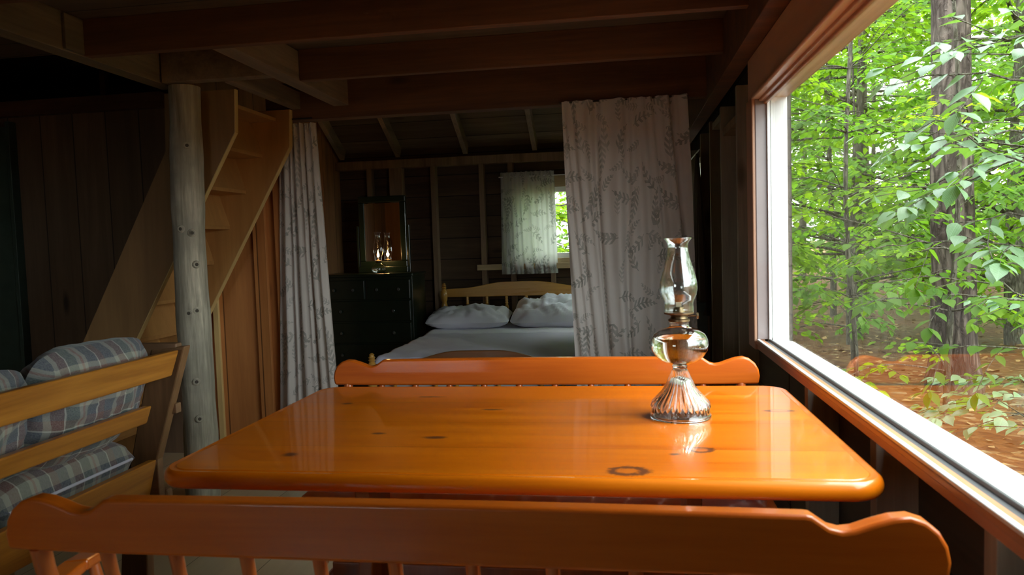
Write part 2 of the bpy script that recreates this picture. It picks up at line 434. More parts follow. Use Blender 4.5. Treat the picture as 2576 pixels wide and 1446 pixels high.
M['sofa_z'] = wood('sofa_post_pine', (0.14, 0.07, 0.03), (0.34, 0.17, 0.075), 'Z', 0.5, 0.8, knots=0.4, bump=0.3)
M['sofa_x'] = wood('sofa_arm_pine', (0.16, 0.085, 0.045), (0.34, 0.18, 0.09), 'X', 0.5, 0.8, knots=0.4, bump=0.3)
M['maple'] = wood('honey_maple', (0.50, 0.23, 0.030), (0.72, 0.37, 0.055), 'X', 0.3, 0.8, knots=0.0, bump=0.05, coat=0.6, coat_rough=0.1)
M['maple_z'] = wood('turned_honey_maple', (0.46, 0.22, 0.04), (0.70, 0.38, 0.08), 'Z', 0.28, 0.8, knots=0.0, bump=0.05, coat=0.6, coat_rough=0.1)
M['pale_pine'] = wood('pale_pine', (0.42, 0.29, 0.15), (0.66, 0.49, 0.28), 'X', 0.7, 0.8, knots=0.3, bump=0.1)
M['floor'] = wood('floor_boards', (0.56, 0.43, 0.27), (0.70, 0.56, 0.38), 'Y', 0.35, 0.35, board=('X', 0.305), seam=0.003, knots=0.1, bump=0.05, coat=0.2, coat_rough=0.25, boardvar=0.12)
M['green'] = plain('dark_green_paint', (0.006, 0.015, 0.008), 0.30, coat=0.4, var=0.2)
M['greendoor'] = plain('door_green_paint', (0.035, 0.055, 0.04), 0.5, var=0.2)
M['bluebox'] = plain('blue_grey_paint', (0.10, 0.135, 0.155), 0.45)
M['vinyl'] = plain('white_vinyl', (0.80, 0.80, 0.80), 0.3, var=0.03, bump=0.02)
M['track'] = plain('grey_window_track', (0.085, 0.085, 0.09), 0.5, var=0.05)
M['jamb_shaded'] = plain('shaded_pinkish_jamb', (0.27, 0.22, 0.215), 0.35, var=0.05, coat=0.3)  # white vinyl; its shade and warm reflections are painted into the colour
M['white_out'] = plain('white_exterior_paint', (0.86, 0.85, 0.82), 0.6, var=0.05)
M['siding'] = wood('exterior_siding', (0.10, 0.06, 0.04), (0.20, 0.12, 0.08), 'Y', 0.8, 0.7, board=('Z', 0.15))
M['maple_shaded'] = wood('shaded_footboard_maple', (0.13, 0.045, 0.012), (0.24, 0.09, 0.025), 'X', 0.35, 0.8, knots=0.0, bump=0.05, coat=0.4)  # the bed's maple, with the footboard's unlit side painted into the colour
M['curtain_dark'] = fabric('dark_brown_cloth', (0.10, 0.080, 0.062))
M['knotheart'] = plain('dark_knot_wood', (0.07, 0.055, 0.04), 0.8)
M['knob'] = plain('knob_metal', (0.13, 0.14, 0.13), 0.25, 0.6)
M['brass'] = plain('old_brass', (0.20, 0.14, 0.075), 0.35, 0.9)
M['iron'] = plain('dark_iron', (0.03, 0.03, 0.03), 0.5, 0.6)
M['wick'] = plain('cotton_wick', (0.50, 0.42, 0.28), 0.9)
M['sheet'] = fabric('lavender_white_sheet', (0.64, 0.62, 0.74))
M['pillow'] = fabric('white_pillowcase', (0.80, 0.80, 0.88))
M['mattress'] = fabric('grey_mattress_ticking', (0.45, 0.45, 0.47))
M['floral'] = floral('floral_cotton')
M['floral_thin'] = floral('floral_window_cotton', (0.62, 0.62, 0.58), (0.11, 0.125, 0.10), 0.45)
M['plaid'] = plaid('plaid_cloth')
M['pane'] = thin_glass('window_glass', 1.45, (0.97, 0.985, 0.975))
M['chimney'] = thin_glass('lamp_chimney_glass', 1.5, (0.96, 0.97, 0.965), 0.02, 2.4, 0.03)
M['ribbed'] = solid_glass('ribbed_lamp_glass', (0.97, 0.98, 0.98), 1.48, 0.02)
M['oil'] = solid_glass('lamp_oil', (0.95, 0.96, 0.90), 1.44)
M['mirror'] = plain('mirror_silver', (0.86, 0.86, 0.84), 0.02, 1.0, var=0.0, bump=0.0)
M['flame'] = emit('lamp_flame', (1.0, 0.52, 0.15), 14.0)

def ground_mat():
    m, nt = new_mat('leaf_litter_ground'); g = N(nt)
    tc = g.node('ShaderNodeTexCoord').outputs['Object']
    vo = g.node('ShaderNodeTexVoronoi'); g.link(g.vmath('ADD', tc, g.vmath('SCALE', g.node('ShaderNodeTexNoise').outputs['Color'], sc=0.05)), vo.inputs['Vector']); vo.inputs['Scale'].default_value = 16.0
    r, gg, b = g.sep(vo.outputs['Color'])
    litter = g.ramp(r, [(0.0, (0.05, 0.020, 0.007)), (0.4, (0.12, 0.045, 0.012)), (0.7, (0.17, 0.08, 0.028)), (0.92, (0.22, 0.14, 0.06)), (1.0, (0.32, 0.24, 0.14))])
    needles = g.noise(g.vmath('MULTIPLY', tc, (22, 60, 30)), 1.0, 5, 0.7, 1.0)
    col = g.mix(g.rng(needles, 0.4, 0.62, 0, 0.75), litter, (0.115, 0.042, 0.011))
    far = g.rng(g.noise(tc, 0.35, 3), 0.45, 0.62, 0.0, 0.45)
    col = g.mix(far, col, (0.085, 0.085, 0.025))
    g.out(g.principled(col, 0.9, g.bump(g.math('ADD', needles, vo.outputs['Distance']), 0.8, 0.02), 0.2)); return m
M['ground'] = ground_mat()

def bark(name, dark, light, sc=1.0):
    m, nt = new_mat(name); g = N(nt)
    tc = g.node('ShaderNodeTexCoord').outputs['Object']
    v = g.vmath('MULTIPLY', tc, (10 * sc, 10 * sc, 2.6 * sc))
    n1 = g.noise(v, 1.0, 6, 0.65, 0.8)
    vo = g.node('ShaderNodeTexVoronoi', feature='DISTANCE_TO_EDGE'); g.link(g.vmath('ADD', v, g.comb(n1, n1, n1)), vo.inputs['Vector']); vo.inputs['Scale'].default_value = 1.5
    e = g.rng(vo.outputs['Distance'], 0.0, 0.30, 0.15, 1.0)
    col = g.mix(g.math('MULTIPLY', e, n1), dark, light)
    col = g.mix(g.rng(g.noise(tc, 2.0, 3), 0.5, 0.7, 0, 0.4), col, (light[0]*0.8, light[1]*0.9, light[2]*0.8))
    g.out(g.principled(col, 0.95, g.bump(g.math('ADD', e, n1), 0.9, 0.02), 0.1)); return m
M['bark'] = bark('rough_pine_bark', (0.028, 0.020, 0.017), (0.24, 0.185, 0.155))
M['bark_smooth'] = bark('smooth_grey_bark', (0.09, 0.08, 0.06), (0.26, 0.23, 0.18), 2.0)

def leaf_mat(name, c1, c2, trans=(0.2, 0.55, 0.03), tw=0.5, rough=0.6):
    m, nt = new_mat(name); g = N(nt)
    isl = g.node('ShaderNodeNewGeometry').outputs['Random Per Island']
    uv = g.node('ShaderNodeTexCoord').outputs['UV']
    x, y, _ = g.sep(uv)
    vein = g.math('SINE', g.math('MULTIPLY', g.math('SUBTRACT', x, g.math('MULTIPLY', g.math('ABSOLUTE', y), 0.9)), 62.0))
    vein = g.rng(vein, 0.3, 1.0, 0.0, 0.3)
    mid = g.rng(g.math('ABSOLUTE', y), 0.0, 0.02, 0.5, 0.0)
    col = g.mix(isl, c1, c2)
    colv = g.mix(g.math('MAXIMUM', vein, mid), col, tuple(min(1, c * 1.7) for c in c2))
    p = g.principled(colv, rough, g.bump(vein, 0.35, 0.003), 0.5 if rough < 0.4 else 0.2)
    tr = g.node('ShaderNodeBsdfTranslucent'); tr.inputs[0].default_value = (*trans, 1)
    mx = g.node('ShaderNodeMixShader'); mx.inputs[0].default_value = tw
    g.link(p, mx.inputs[1]); g.link(tr.outputs[0], mx.inputs[2]); g.out(mx.outputs[0]); return m
M['leaf_near'] = leaf_mat('beech_leaf', (0.095, 0.185, 0.085), (0.19, 0.30, 0.16), (0.22, 0.42, 0.04), 0.35, 0.30)
M['leaf_mid'] = leaf_mat('maple_leaf', (0.062, 0.145, 0.016), (0.125, 0.235, 0.032), (0.21, 0.42, 0.025), 0.5)
M['leaf_far'] = leaf_mat('forest_leaf', (0.068, 0.145, 0.026), (0.145, 0.26, 0.05), (0.26, 0.45, 0.045), 0.5)
M['leaf_bright'] = leaf_mat('sunny_leaf', (0.090, 0.185, 0.012), (0.18, 0.31, 0.024), (0.33, 0.53, 0.02), 0.55)
M['litter'] = plain('fallen_leaf', (0.28, 0.17, 0.065), 0.8, var=0.5, scale=3.0)

# ------------------------------------------------------------------ room shell
def struct(o): o['kind'] = 'structure'; return o
XW = 0.64                       # inner face of the right wall's sheathing
XL, YB, YP, YF = -5.2, 6.54, 4.08, -2.8
struct(MB().box(XL-0.1, 0.72, YF-0.1, YB+0.1, -0.08, 0.0).build('floor', M['floor']))
# right wall: sheathing round two window openings, studs, exterior siding
W1 = (1.0, 2.98, 0.806, 1.737)
W3 = (5.28, 6.12, 1.0, 1.82)
b = MB()
for y0, y1, z0, z1 in ((YF, W1[0], 0, 3.0), (W1[0], W1[1], 0, W1[2]-0.03), (W1[0], W1[1], W1[3]+0.03, 3.0), (W1[1]+0.02, W3[0], 0, 3.0), (W3[0], W3[1], 0, W3[2]), (W3[0], W3[1], W3[3], 3.0), (W3[1], YB+0.1, 0, 3.0)):
    b.box(XW, XW+0.018, y0, y1, z0, z1)
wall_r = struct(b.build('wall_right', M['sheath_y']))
b = MB()
for y0, y1, z0, z1 in ((YF, W1[0], -.1, 3.0), (W1[0], W1[1]+0.08, -.1, W1[2]-0.05), (W1[0], W1[1]+0.08, W1[3]+0.06, 3.0), (W1[1]+0.08, W3[0], -.1, 3.0), (W3[0], W3[1], -.1, W3[2]), (W3[0], W3[1], W3[3], 3.0), (W3[1], YB+0.1, -.1, 3.0)):
    b.box(XW+0.018, XW+0.024, y0, y1, z0, z1)
b.build('siding', M['siding'], wall_r)
for y in (-2.3, -1.7, -1.1, -0.5, 0.10, 0.62, 0.98): MB().box(0.55, XW, y-0.02, y+0.02, 0.0, 1.92).build('stud', M['stud_dark'], wall_r, bevel=0.002)
for y in (1.199, 1.732, 2.339): MB().box(0.55, XW, y-0.02, y+0.02, 0.0, 0.765).build('stud', M['stud_dark'], wall_r, bevel=0.002)
for y in (3.64, 4.20, 4.70, 5.22, 6.18): MB().box(0.55, XW, y-0.02, y+0.02, 0.0, 1.92).build('stud', M['stud_dark'], wall_r, bevel=0.002)
b = MB().box(0.56, XW, 3.66, 4.18, 1.76, 1.80); b.build('blocking', M['stud'], wall_r, bevel=0.002)
MB().box(0.56, XW, 4.22, 4.64, 1.86, 1.90).build('blocking', M['stud_dark'], wall_r, bevel=0.002)
MB().box(0.55, XW, YF, YB, 0.0, 0.04).build('sill_plate', M['stud_dark'], wall_r)
# back wall with small window opening
W2 = (-0.93, -0.18, 1.075, 1.70)
b = MB()
for x0, x1, z0, z1 in ((-2.62, W2[0], 0, 2.1), (W2[0], W2[1], 0, W2[2]), (W2[0], W2[1], W2[3], 2.1), (W2[1], 0.66, 0, 2.1)):
    b.box(x0, x1, YB, YB+0.02, z0, z1)
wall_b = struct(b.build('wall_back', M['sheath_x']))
for x in (-2.25, -1.655, -1.215, -0.955, -0.15, 0.30): MB().box(x-0.022, x+0.022, YB-0.09, YB, 0.0, 1.94).build('stud', M['stud'], wall_b, bevel=0.002)
MB().box(-2.0-0.06, -2.0+0.06, YB-0.09, YB, 1.5, 1.94).build('stud', M['stud'], wall_b, bevel=0.002)
MB().box(-0.62, -0.58, YB-0.09, YB, 0.0, 1.03).build('stud', M['stud'], wall_b, bevel=0.002)
MB().box(-2.60, 0.55, YB-0.10, YB, 1.925, 2.0).build('top_plate', M['stud'], wall_b, bevel=0.003)
MB().box(W2[0]-0.0, W2[1], YB-0.09, YB, 1.70, 1.80).build('window_header', M['pale_pine'], wall_b, bevel=0.003)
# partition of the bedroom: side wall, front wall panelled beside the stairs
struct(MB().box(-2.62, -2.56, YP+0.03, YB, 0.0, 2.6).build('wall_bedroom_side', M['panel_side']))
struct(MB().box(-2.66, -1.84, YP, YP+0.025, 0.0, 1.945).build('wall_partition', M['panel']))
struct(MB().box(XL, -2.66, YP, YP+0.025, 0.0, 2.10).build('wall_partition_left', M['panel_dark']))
struct(MB().box(-2.42, -2.385, YP-0.02, YP, 0.0, 1.945).build('trim_1', M['ply_edge'], bevel=0.003))
struct(MB().box(-2.14, -2.06, YP-0.025, YP, 0.0, 1.945).build('trim_2', M['panel'], bevel=0.003))
struct(MB().box(-2.0, -1.94, YP-0.03, YP, 0.0, 1.945).build('trim_3', M['panel'], bevel=0.003))
struct(MB().box(XL, -2.66, YP-0.05, YP, 2.08, 2.17).build('trim_4', M['joist'], bevel=0.003))
struct(MB().box(-3.31, -3.27, YP+0.3, YP+0.34, 2.17, 3.6).build('trim_5', M['joist'], bevel=0.003))
# left wall, front wall behind the camera, roof
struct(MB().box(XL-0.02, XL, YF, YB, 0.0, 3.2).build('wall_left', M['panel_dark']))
W_FILL = (-2.75, -1.45, 0.95, 1.75)      # window added in the unseen wall behind the camera for fill light
b = MB()
for x0, x1, z0, z1 in ((XL, W_FILL[0], 0, 3.2), (W_FILL[0], W_FILL[1], 0, W_FILL[2]), (W_FILL[0], W_FILL[1], W_FILL[3], 3.2), (W_FILL[1], 0.66, 0, 3.2)): b.box(x0, x1, YF-0.02, YF, z0, z1)
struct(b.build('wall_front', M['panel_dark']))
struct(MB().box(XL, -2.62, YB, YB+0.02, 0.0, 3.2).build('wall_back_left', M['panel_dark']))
SL = 0.57
zr = lambda y: 2.09 + (YB - y) * SL
b = MB(); RY = 3.0
b.add([(XL-.2,YB+.2,zr(YB+.2)),(0.9,YB+.2,zr(YB+.2)),(0.9,RY,zr(RY)),(XL-.2,RY,zr(RY)),(XL-.2,YF-.2,2.9),(0.9,YF-.2,2.9),
       (XL-.2,YB+.2,zr(YB+.2)+.05),(0.9,YB+.2,zr(YB+.2)+.05),(0.9,RY,zr(RY)+.05),(XL-.2,RY,zr(RY)+.05),(XL-.2,YF-.2,2.95),(0.9,YF-.2,2.95)],
      [(0,1,2,3),(3,2,5,4),(9,8,7,6),(10,11,8,9),(0,6,7,1),(4,5,11,10),(0,3,9,6),(3,4,10,9),(1,7,8,2),(2,8,11,5)])
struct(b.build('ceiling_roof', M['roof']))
# gable ends above the eaves on both sides, closing the loft
for nm, x in (('wall_gable_right', 0.66), ('wall_gable_left', XL-0.02)):
    struct(MB().prism([(YF, 2.3), (YB, 1.9), (YB, zr(YB)+.02), (RY, zr(RY)+.02), (YF, 2.95)], 'x', x, x+0.02).build(nm, M['panel_dark']))
rr = root('ceiling_rafters', (-1.3, YB, 2.0), kind='structure')
for x in (-2.5, -1.973, -1.353, -0.732, -0.11, 0.45):
    MB().beam((x, YB-0.05, zr(YB-0.05)-0.055), (x, RY, zr(RY)-0.055), 0.042, 0.10).build('rafter', M['rafter'], rr, bevel=0.002)

# window 1, the big picture window
w1 = root('window_1', (0.55, 1.56, W1[2]), kind='structure')
y0, y1, z0, z1 = W1
MB().box(0.572, 0.577, y0, y1, z0+0.008, z1-0.008).build('pane', M['pane'], w1)
b = MB()   # header panel and casing boards
b.box(0.52, 0.55, y0-0.15, y1+0.15, z1+0.012, 1.915)
b.build('header_board', M['trimwood'], w1, bevel=0.003)
b = MB().box(0.512, 0.55, y1+0.012, y1+0.15, 0.765, z1+0.012); b.box(0.512, 0.55, y0-0.15, y0-0.012, 0.765, z1+0.012)
b.build('casing', M['trimwood_z'], w1, bevel=0.003)
b = MB().box(0.508, 0.55, y0-0.012, y1+0.012, z1, z1+0.016)
b.build('head_bead', M['trimwood'], w1, smooth=True, bevel=0.006, seg=3)
b = MB().box(0.535, 0.572, y0, y1, z1-0.010, z1+0.004); b.box(0.552, 0.566, y0, y1, z1-0.020, z1-0.008)
b.build('head_stop', M['trimwood_z'], w1, bevel=0.004, seg=3)
MB().box(0.508, 0.55, y1, y1+0.014, z0-0.01, z1+0.01).build('jamb_bead', M['trimwood_z'], w1, bevel=0.005, seg=3)
b = MB().box(0.520, 0.572, y1-0.004, y1+0.010, z0, z1); b.box(0.520, 0.572, y0-0.010, y0+0.004, z0, z1)
b.build('jamb', M['jamb_shaded'], w1, bevel=0.003)
b = MB().box(0.562, 0.572, y1-0.016, y1, z0, z1); b.box(0.562, 0.572, y0, y0+0.016, z0, z1)
b.build('jamb_frame', M['vinyl'], w1, bevel=0.002)
# sill: wood apron below, vinyl track with a lip and a channel
MB().box(0.516, 0.55, y0-0.13, y1+0.13, 0.786, 0.802).build('apron', M['apronwood'], w1, bevel=0.004, seg=3)
MB().box(0.522, 0.55, y0-0.13, y1+0.13, 0.766, 0.785).build('apron_board', M['apronwood'], w1, bevel=0.002)
MB().box(0.517, 0.529, y0, y1-0.005, 0.7995, 0.8085).build('sill_lip', M['vinyl'], w1, bevel=0.003, seg=3)
MB().prism([(0.529, 0.792), (0.529, 0.8005), (0.545, 0.7985), (0.563, 0.8005), (0.563, 0.792)], 'y', y0, y1-0.005).build('sill_track', M['track'], w1)
MB().box(0.563, 0.571, y0, y1-0.005, 0.792, 0.8085).build('glazing_bead', M['track'], w1, bevel=0.002)
# outside casing, painted white
b = MB().prism([(0.578, 0.802), (0.655, 0.797), (0.655, 0.772), (0.578, 0.772)], 'y', y0-0.03, y1-0.003)
b.build('outer_sill', M['white_out'], w1, bevel=0.002)
b = MB().box(0.578, 0.639, y1-0.003, y1+0.10, z0-0.02, z1+0.03); b.box(0.578, 0.639, y0-0.10, y0, z0-0.02, z1+0.03)
b.build('outer_jamb', M['white_out'], w1, bevel=0.002)
MB().box(0.578, 0.642, y0, y1-0.004, z1+0.002, z1+0.028).build('outer_head', M['trimwood'], w1, bevel=0.002)

# window 2, small window in the back wall
w2 = root('window_2', (-0.55, YB, W2[2]), kind='structure')
x0, x1, z0, z1 = W2
def frame_xz(b, x0, x1, z0, z1, t, ya, yb):
    b.box(x0, x1, ya, yb, z0, z0+t); b.box(x0, x1, ya, yb, z1-t, z1); b.box(x0, x0+t, ya, yb, z0+t, z1-t); b.box(x1-t, x1, ya, yb, z0+t, z1-t); return b
frame_xz(MB(), x0, x1, z0, z1, 0.045, YB-0.06, YB+0.02).build('frame', M['vinyl'], w2, bevel=0.003)
MB().box(-0.435, -0.385, YB-0.055, YB+0.01, z0+0.04, z1-0.04).build('meeting_rail', M['vinyl'], w2, bevel=0.003)
MB().box(x0+0.04, x1-0.04, YB-0.005, YB, z0+0.04, z1-0.04).build('pane', M['pane'], w2)
MB().box(x0-0.03, x1+0.03, YB-0.11, YB, z0-0.05, z0).build('sill', M['pale_pine'], w2, bevel=0.003)
# window 3, bedroom side window
w3 = root('window_3', (XW, 5.7, W3[2]), kind='structure')
b = MB(); y0_, y1_, z0_, z1_ = W3
for a in ((y0_, y1_, z0_, z0_+.045), (y0_, y1_, z1_-.045, z1_), (y0_, y0_+.045, z0_, z1_), (y1_-.045, y1_, z0_, z1_), (5.68, 5.72, z0_, z1_)): b.box(0.60, 0.66, *a)
b.build('frame', M['vinyl'], w3, bevel=0.002)
MB().box(0.628, 0.633, y0_+.04, y1_-.04, z0_+.04, z1_-.04).build('pane', M['pane'], w3)

# fill window, added behind the camera to lift the dark areas
w_fill = root('fill_window', (-2.1, YF, W_FILL[2]), kind='structure')
b = frame_xz(MB(), W_FILL[0], W_FILL[1], W_FILL[2], W_FILL[3], 0.045, YF-0.05, YF+0.02); b.box(-2.12, -2.08, YF-0.04, YF+0.01, W_FILL[2]+.045, W_FILL[3]-.045)
b.build('frame', M['vinyl'], w_fill, bevel=0.002)
MB().box(W_FILL[0]+.04, W_FILL[1]-.04, YF-0.02, YF-0.015, W_FILL[2]+.04, W_FILL[3]-.04).build('pane', M['pane'], w_fill)
# loft floor seen from below (hatch left open over the stairs)
b = MB().box(-2.10, 0.55, YF, 3.36, 2.155, 2.18); b.box(-1.50, 0.55, 3.36, 4.02, 2.155, 2.18); b.box(XL, -2.10, YF, 3.2, 2.175, 2.20)
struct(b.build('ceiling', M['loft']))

# ------------------------------------------------------------------ beams
def lone(name, mb, mat, label, cat, group=None, **k):
    return tag(recenter(mb.build(name, mat, **k)), label, cat, group)
G_J = 'joists under the loft'
jl = {2.72: 'reddish-brown ceiling joist nearest the camera, running the full width overhead', 3.36: 'reddish-brown ceiling joist in the middle, ending at the pale crosspiece'}
lone('ceiling_joist', MB().box(-2.10, 0.47, 2.70, 2.74, 2.01, 2.155), M['joist'], jl[2.72], 'beam', G_J, bevel=0.003)
lone('ceiling_joist', MB().box(-1.485, 0.47, 3.34, 3.38, 2.01, 2.155), M['joist'], jl[3.36], 'beam', G_J, bevel=0.003)
lone('ceiling_joist', MB().box(-2.10, 0.47, 2.06, 2.10, 2.01, 2.155), M['joist'], 'dark ceiling joist at the very top edge, closer than the full-width one', 'beam', G_J, bevel=0.003)
lone('header_beam', MB().box(-1.98, 0.47, 3.98, 4.06, 1.945, 2.155), M['joist'], 'deep brown beam across the bedroom opening above the floral curtains', 'beam', bevel=0.003)
lone('log_header', MB().box(-2.10, -1.57, 3.20, 3.26, 2.01, 2.15), M['joist_y'], 'short greyish beam from the log post top towards the stairs', 'beam', bevel=0.003)
lone('trimmer_beam', MB().box(-1.575, -1.487, 2.74, 3.98, 2.01, 2.15), M['joist_y'], 'pale short crosspiece between the ceiling joists beside the stair opening', 'beam', bevel=0.003)
lone('trimmer_beam', MB().box(-1.82, -1.77, 3.26, 3.98, 2.005, 2.10), M['joist_y'], 'thin grey rail above the stair opening ending at the deep bedroom beam', 'beam', bevel=0.003)
lone('girder_beam', MB().box(-2.19, -2.11, YF, 3.34, 2.01, 2.17), M['girder'], 'long grey-brown girder running overhead from left foreground to the log post', 'beam', bevel=0.003)
lone('wood_block', MB().box(-2.109, -2.095, 2.60, 2.70, 2.015, 2.15), M['girder'], 'upright wooden block nailed to the girder where the nearest joist meets it', 'block', bevel=0.002)
lone('wall_beam', MB().box(0.455, 0.53, YF, YB-0.1, 1.918, 2.155), M['joist'], 'dark beam along the window wall carrying the joist ends', 'beam', bevel=0.003)

# log post
b = MB(); pts = []; rad = []
for i in range(25):
    z = 2.005 * i / 24
    pts.append((-2.068 + 0.02 * z / 2 + 0.004 * math.sin(z * 4), 3.29 + 0.004 * math.sin(z * 3 + 1), z)); rad.append(0.080 - 0.004 * z + 0.0025 * math.sin(z * 9) + 0.0015 * math.sin(z * 23))
lp = root('log_post', (-2.068, 3.29, 0), 'weathered grey round log post with knots in front of the stairs', 'post')
b.tube(pts, rad, 28).build('trunk', M['log'], lp, smooth=True, angle=60)
for z, a in ((0.42, -56), (0.60, -60), (0.94, -48), (0.93, -75), (1.16, -42), (1.31, -52), (1.33, -90), (1.72, -55), (0.2, -70)):
    r = 0.080 - 0.004 * z; t = math.radians(a)
    c = Vector((-2.068 + 0.01 * z, 3.29, z)); d = Vector((math.cos(t), math.sin(t), 0))
    MB().tube([c + d * (r - 0.008), c + d * (r + 0.001), c + d * (r + 0.0045), c + d * (r + 0.0035)], [0.021, 0.019, 0.014, 0.012], 18).build('knot', M['log'], lp, smooth=True)
    MB().tube([c + d * (r), c + d * (r + 0.0048)], [0.009, 0.008], 14).build('knot_heart', M['knotheart'], lp, smooth=True)

# stairs
st = root('loft_stairs', (-2.6, 3.64, 0), 'steep plywood loft stairs with two sloping side boards behind the log post', 'stairs')
for dx, ya, yb in ((0.0, 3.376, 3.400), (-0.03, 3.94, 3.97)):
    k = dx
    out = [(-1.79+k, 2.05), (-1.80+k, 1.795), (-2.45+k-0.04, 0.62), (-2.79+k, 0.0), (-3.12+k, 0.0), (-2.17+k, 1.72), (-2.16+k, 2.05)]
    if yb > 3.9: out = [(x, min(z, 2.0)) for x, z in out]
    else: out = [(x - 0.045, min(z, 2.0)) for x, z in out]
    s_ = MB().prism(out, 'y', ya, yb).build('side_board', M['ply_shaded' if ya < 3.5 else 'ply'], st)
    e = MB()
    for (p, q) in zip(out[:3], out[1:4]):
        d = Vector((q[0]-p[0], q[1]-p[1])).normalized(); n_ = Vector((-d.y, d.x)) * -0.004
        e.prism([p, q, (q[0]-n_.x, q[1]-n_.y), (p[0]-n_.x, p[1]-n_.y)], 'y', ya-0.002, yb+0.002)
    e.build('edge_strip', M['ply_edge'], s_, fix=True)
for i in range(10):
    z = 1.957 - 0.198 * i
    xf = -2.105 - 0.553 * (1.558 - z)
    if i == 0: xf = -1.90
    xb = xf - (0.20 if i else 0.24)
    MB().box(xb, xf, 3.401, 3.94, z-0.02, z).build('tread', M['ply'], st, bevel=0.002)
    zt = z + 0.178
    if i: MB().prism([(xf-0.012, z), (xf, z), (xf-0.055, zt), (xf-0.067, zt)], 'y', 3.401, 3.94).build('riser', M['ply'], st)

# ------------------------------------------------------------------ dining table
TX0, TX1, TY0, TY1, TZ = -1.005, 0.487, 1.405, 2.345, 0.75
tb = root('dining_table', (-0.26, 1.88, 0), 'glossy orange pine dining table with knots and rounded corners', 'table')
def slab(b, x0, x1, y0, y1, ztop, th, cr, er, nseg=8, ne=6):
    def ring(inset, z):
        pts = []
        r = max(cr - inset, 0.004)
        for cx, cy, a0 in ((x1-inset-r, y1-inset-r, 0), (x0+inset+r, y1-inset-r, 90), (x0+inset+r, y0+inset+r, 180), (x1-inset-r, y0+inset+r, 270)):
            for k in range(nseg+1):
                t = math.radians(a0 + 90*k/nseg); pts.append((cx + r*math.cos(t), cy + r*math.sin(t), z))
        return pts
    rings = [ring(er + 0.012, ztop), ring(er + 0.010, ztop - 0.0015), ring(er + 0.006, ztop - 0.0015), ring(er, ztop - 0.0005)] if er > 0.0139 and th < 0.1 else [ring(er, ztop)]
    for k in range(1, ne+1):
        t = math.pi * k / ne; hz = th/2
        rings.append(ring(er - er*math.sin(t), ztop - hz + hz*math.cos(t)))
    n = len(rings[0]); vs = [p for r in rings for p in r]; fs = [tuple(range(n)), tuple(reversed(range((len(rings)-1)*n, len(rings)*n)))]
    for i in range(len(rings)-1):
        for k in range(n): fs.append((i*n+k, (i+1)*n+k, (i+1)*n+(k+1)%n, i*n+(k+1)%n))
    return b.add(vs, fs)
# material coordinates of the top are centred on the table
ttop = slab(MB(), TX0, TX1, TY0, TY1, TZ, 0.038, 0.075, 0.014, 10, 14).build('tabletop', M['table'], tb, smooth=True, angle=20)
for x in (-0.68, 0.16):
    t = MB().box(x-0.035, x+0.035, 1.60, 2.16, 0.685, 0.714).build('top_cleat', M['tableleg'], tb, bevel=0.004)
    pr = []
    for z, w in ((0.685, 0.15), (0.60, 0.09), (0.45, 0.075), (0.28, 0.10), (0.12, 0.15)): pr.append((w, z))
    poly = [(1.88-w, z) for w, z in pr] + [(1.88+w, z) for w, z in reversed(pr)]
    MB().prism(poly, 'x', x-0.02, x+0.02).build('leg', M['tableleg'], tb, bevel=0.004)
    MB().prism([(1.56, 0.0), (1.64, 0.0), (1.66, 0.03), (2.10, 0.03), (2.12, 0.0), (2.20, 0.0), (2.18, 0.06), (2.03, 0.125), (1.73, 0.125), (1.58, 0.06)], 'x', x-0.035, x+0.035).build('foot', M['tableleg'], tb, bevel=0.004)
MB().box(-0.80, 0.28, 1.862, 1.898, 0.26, 0.36).build('stretcher', M['tableleg'], tb, bevel=0.004)

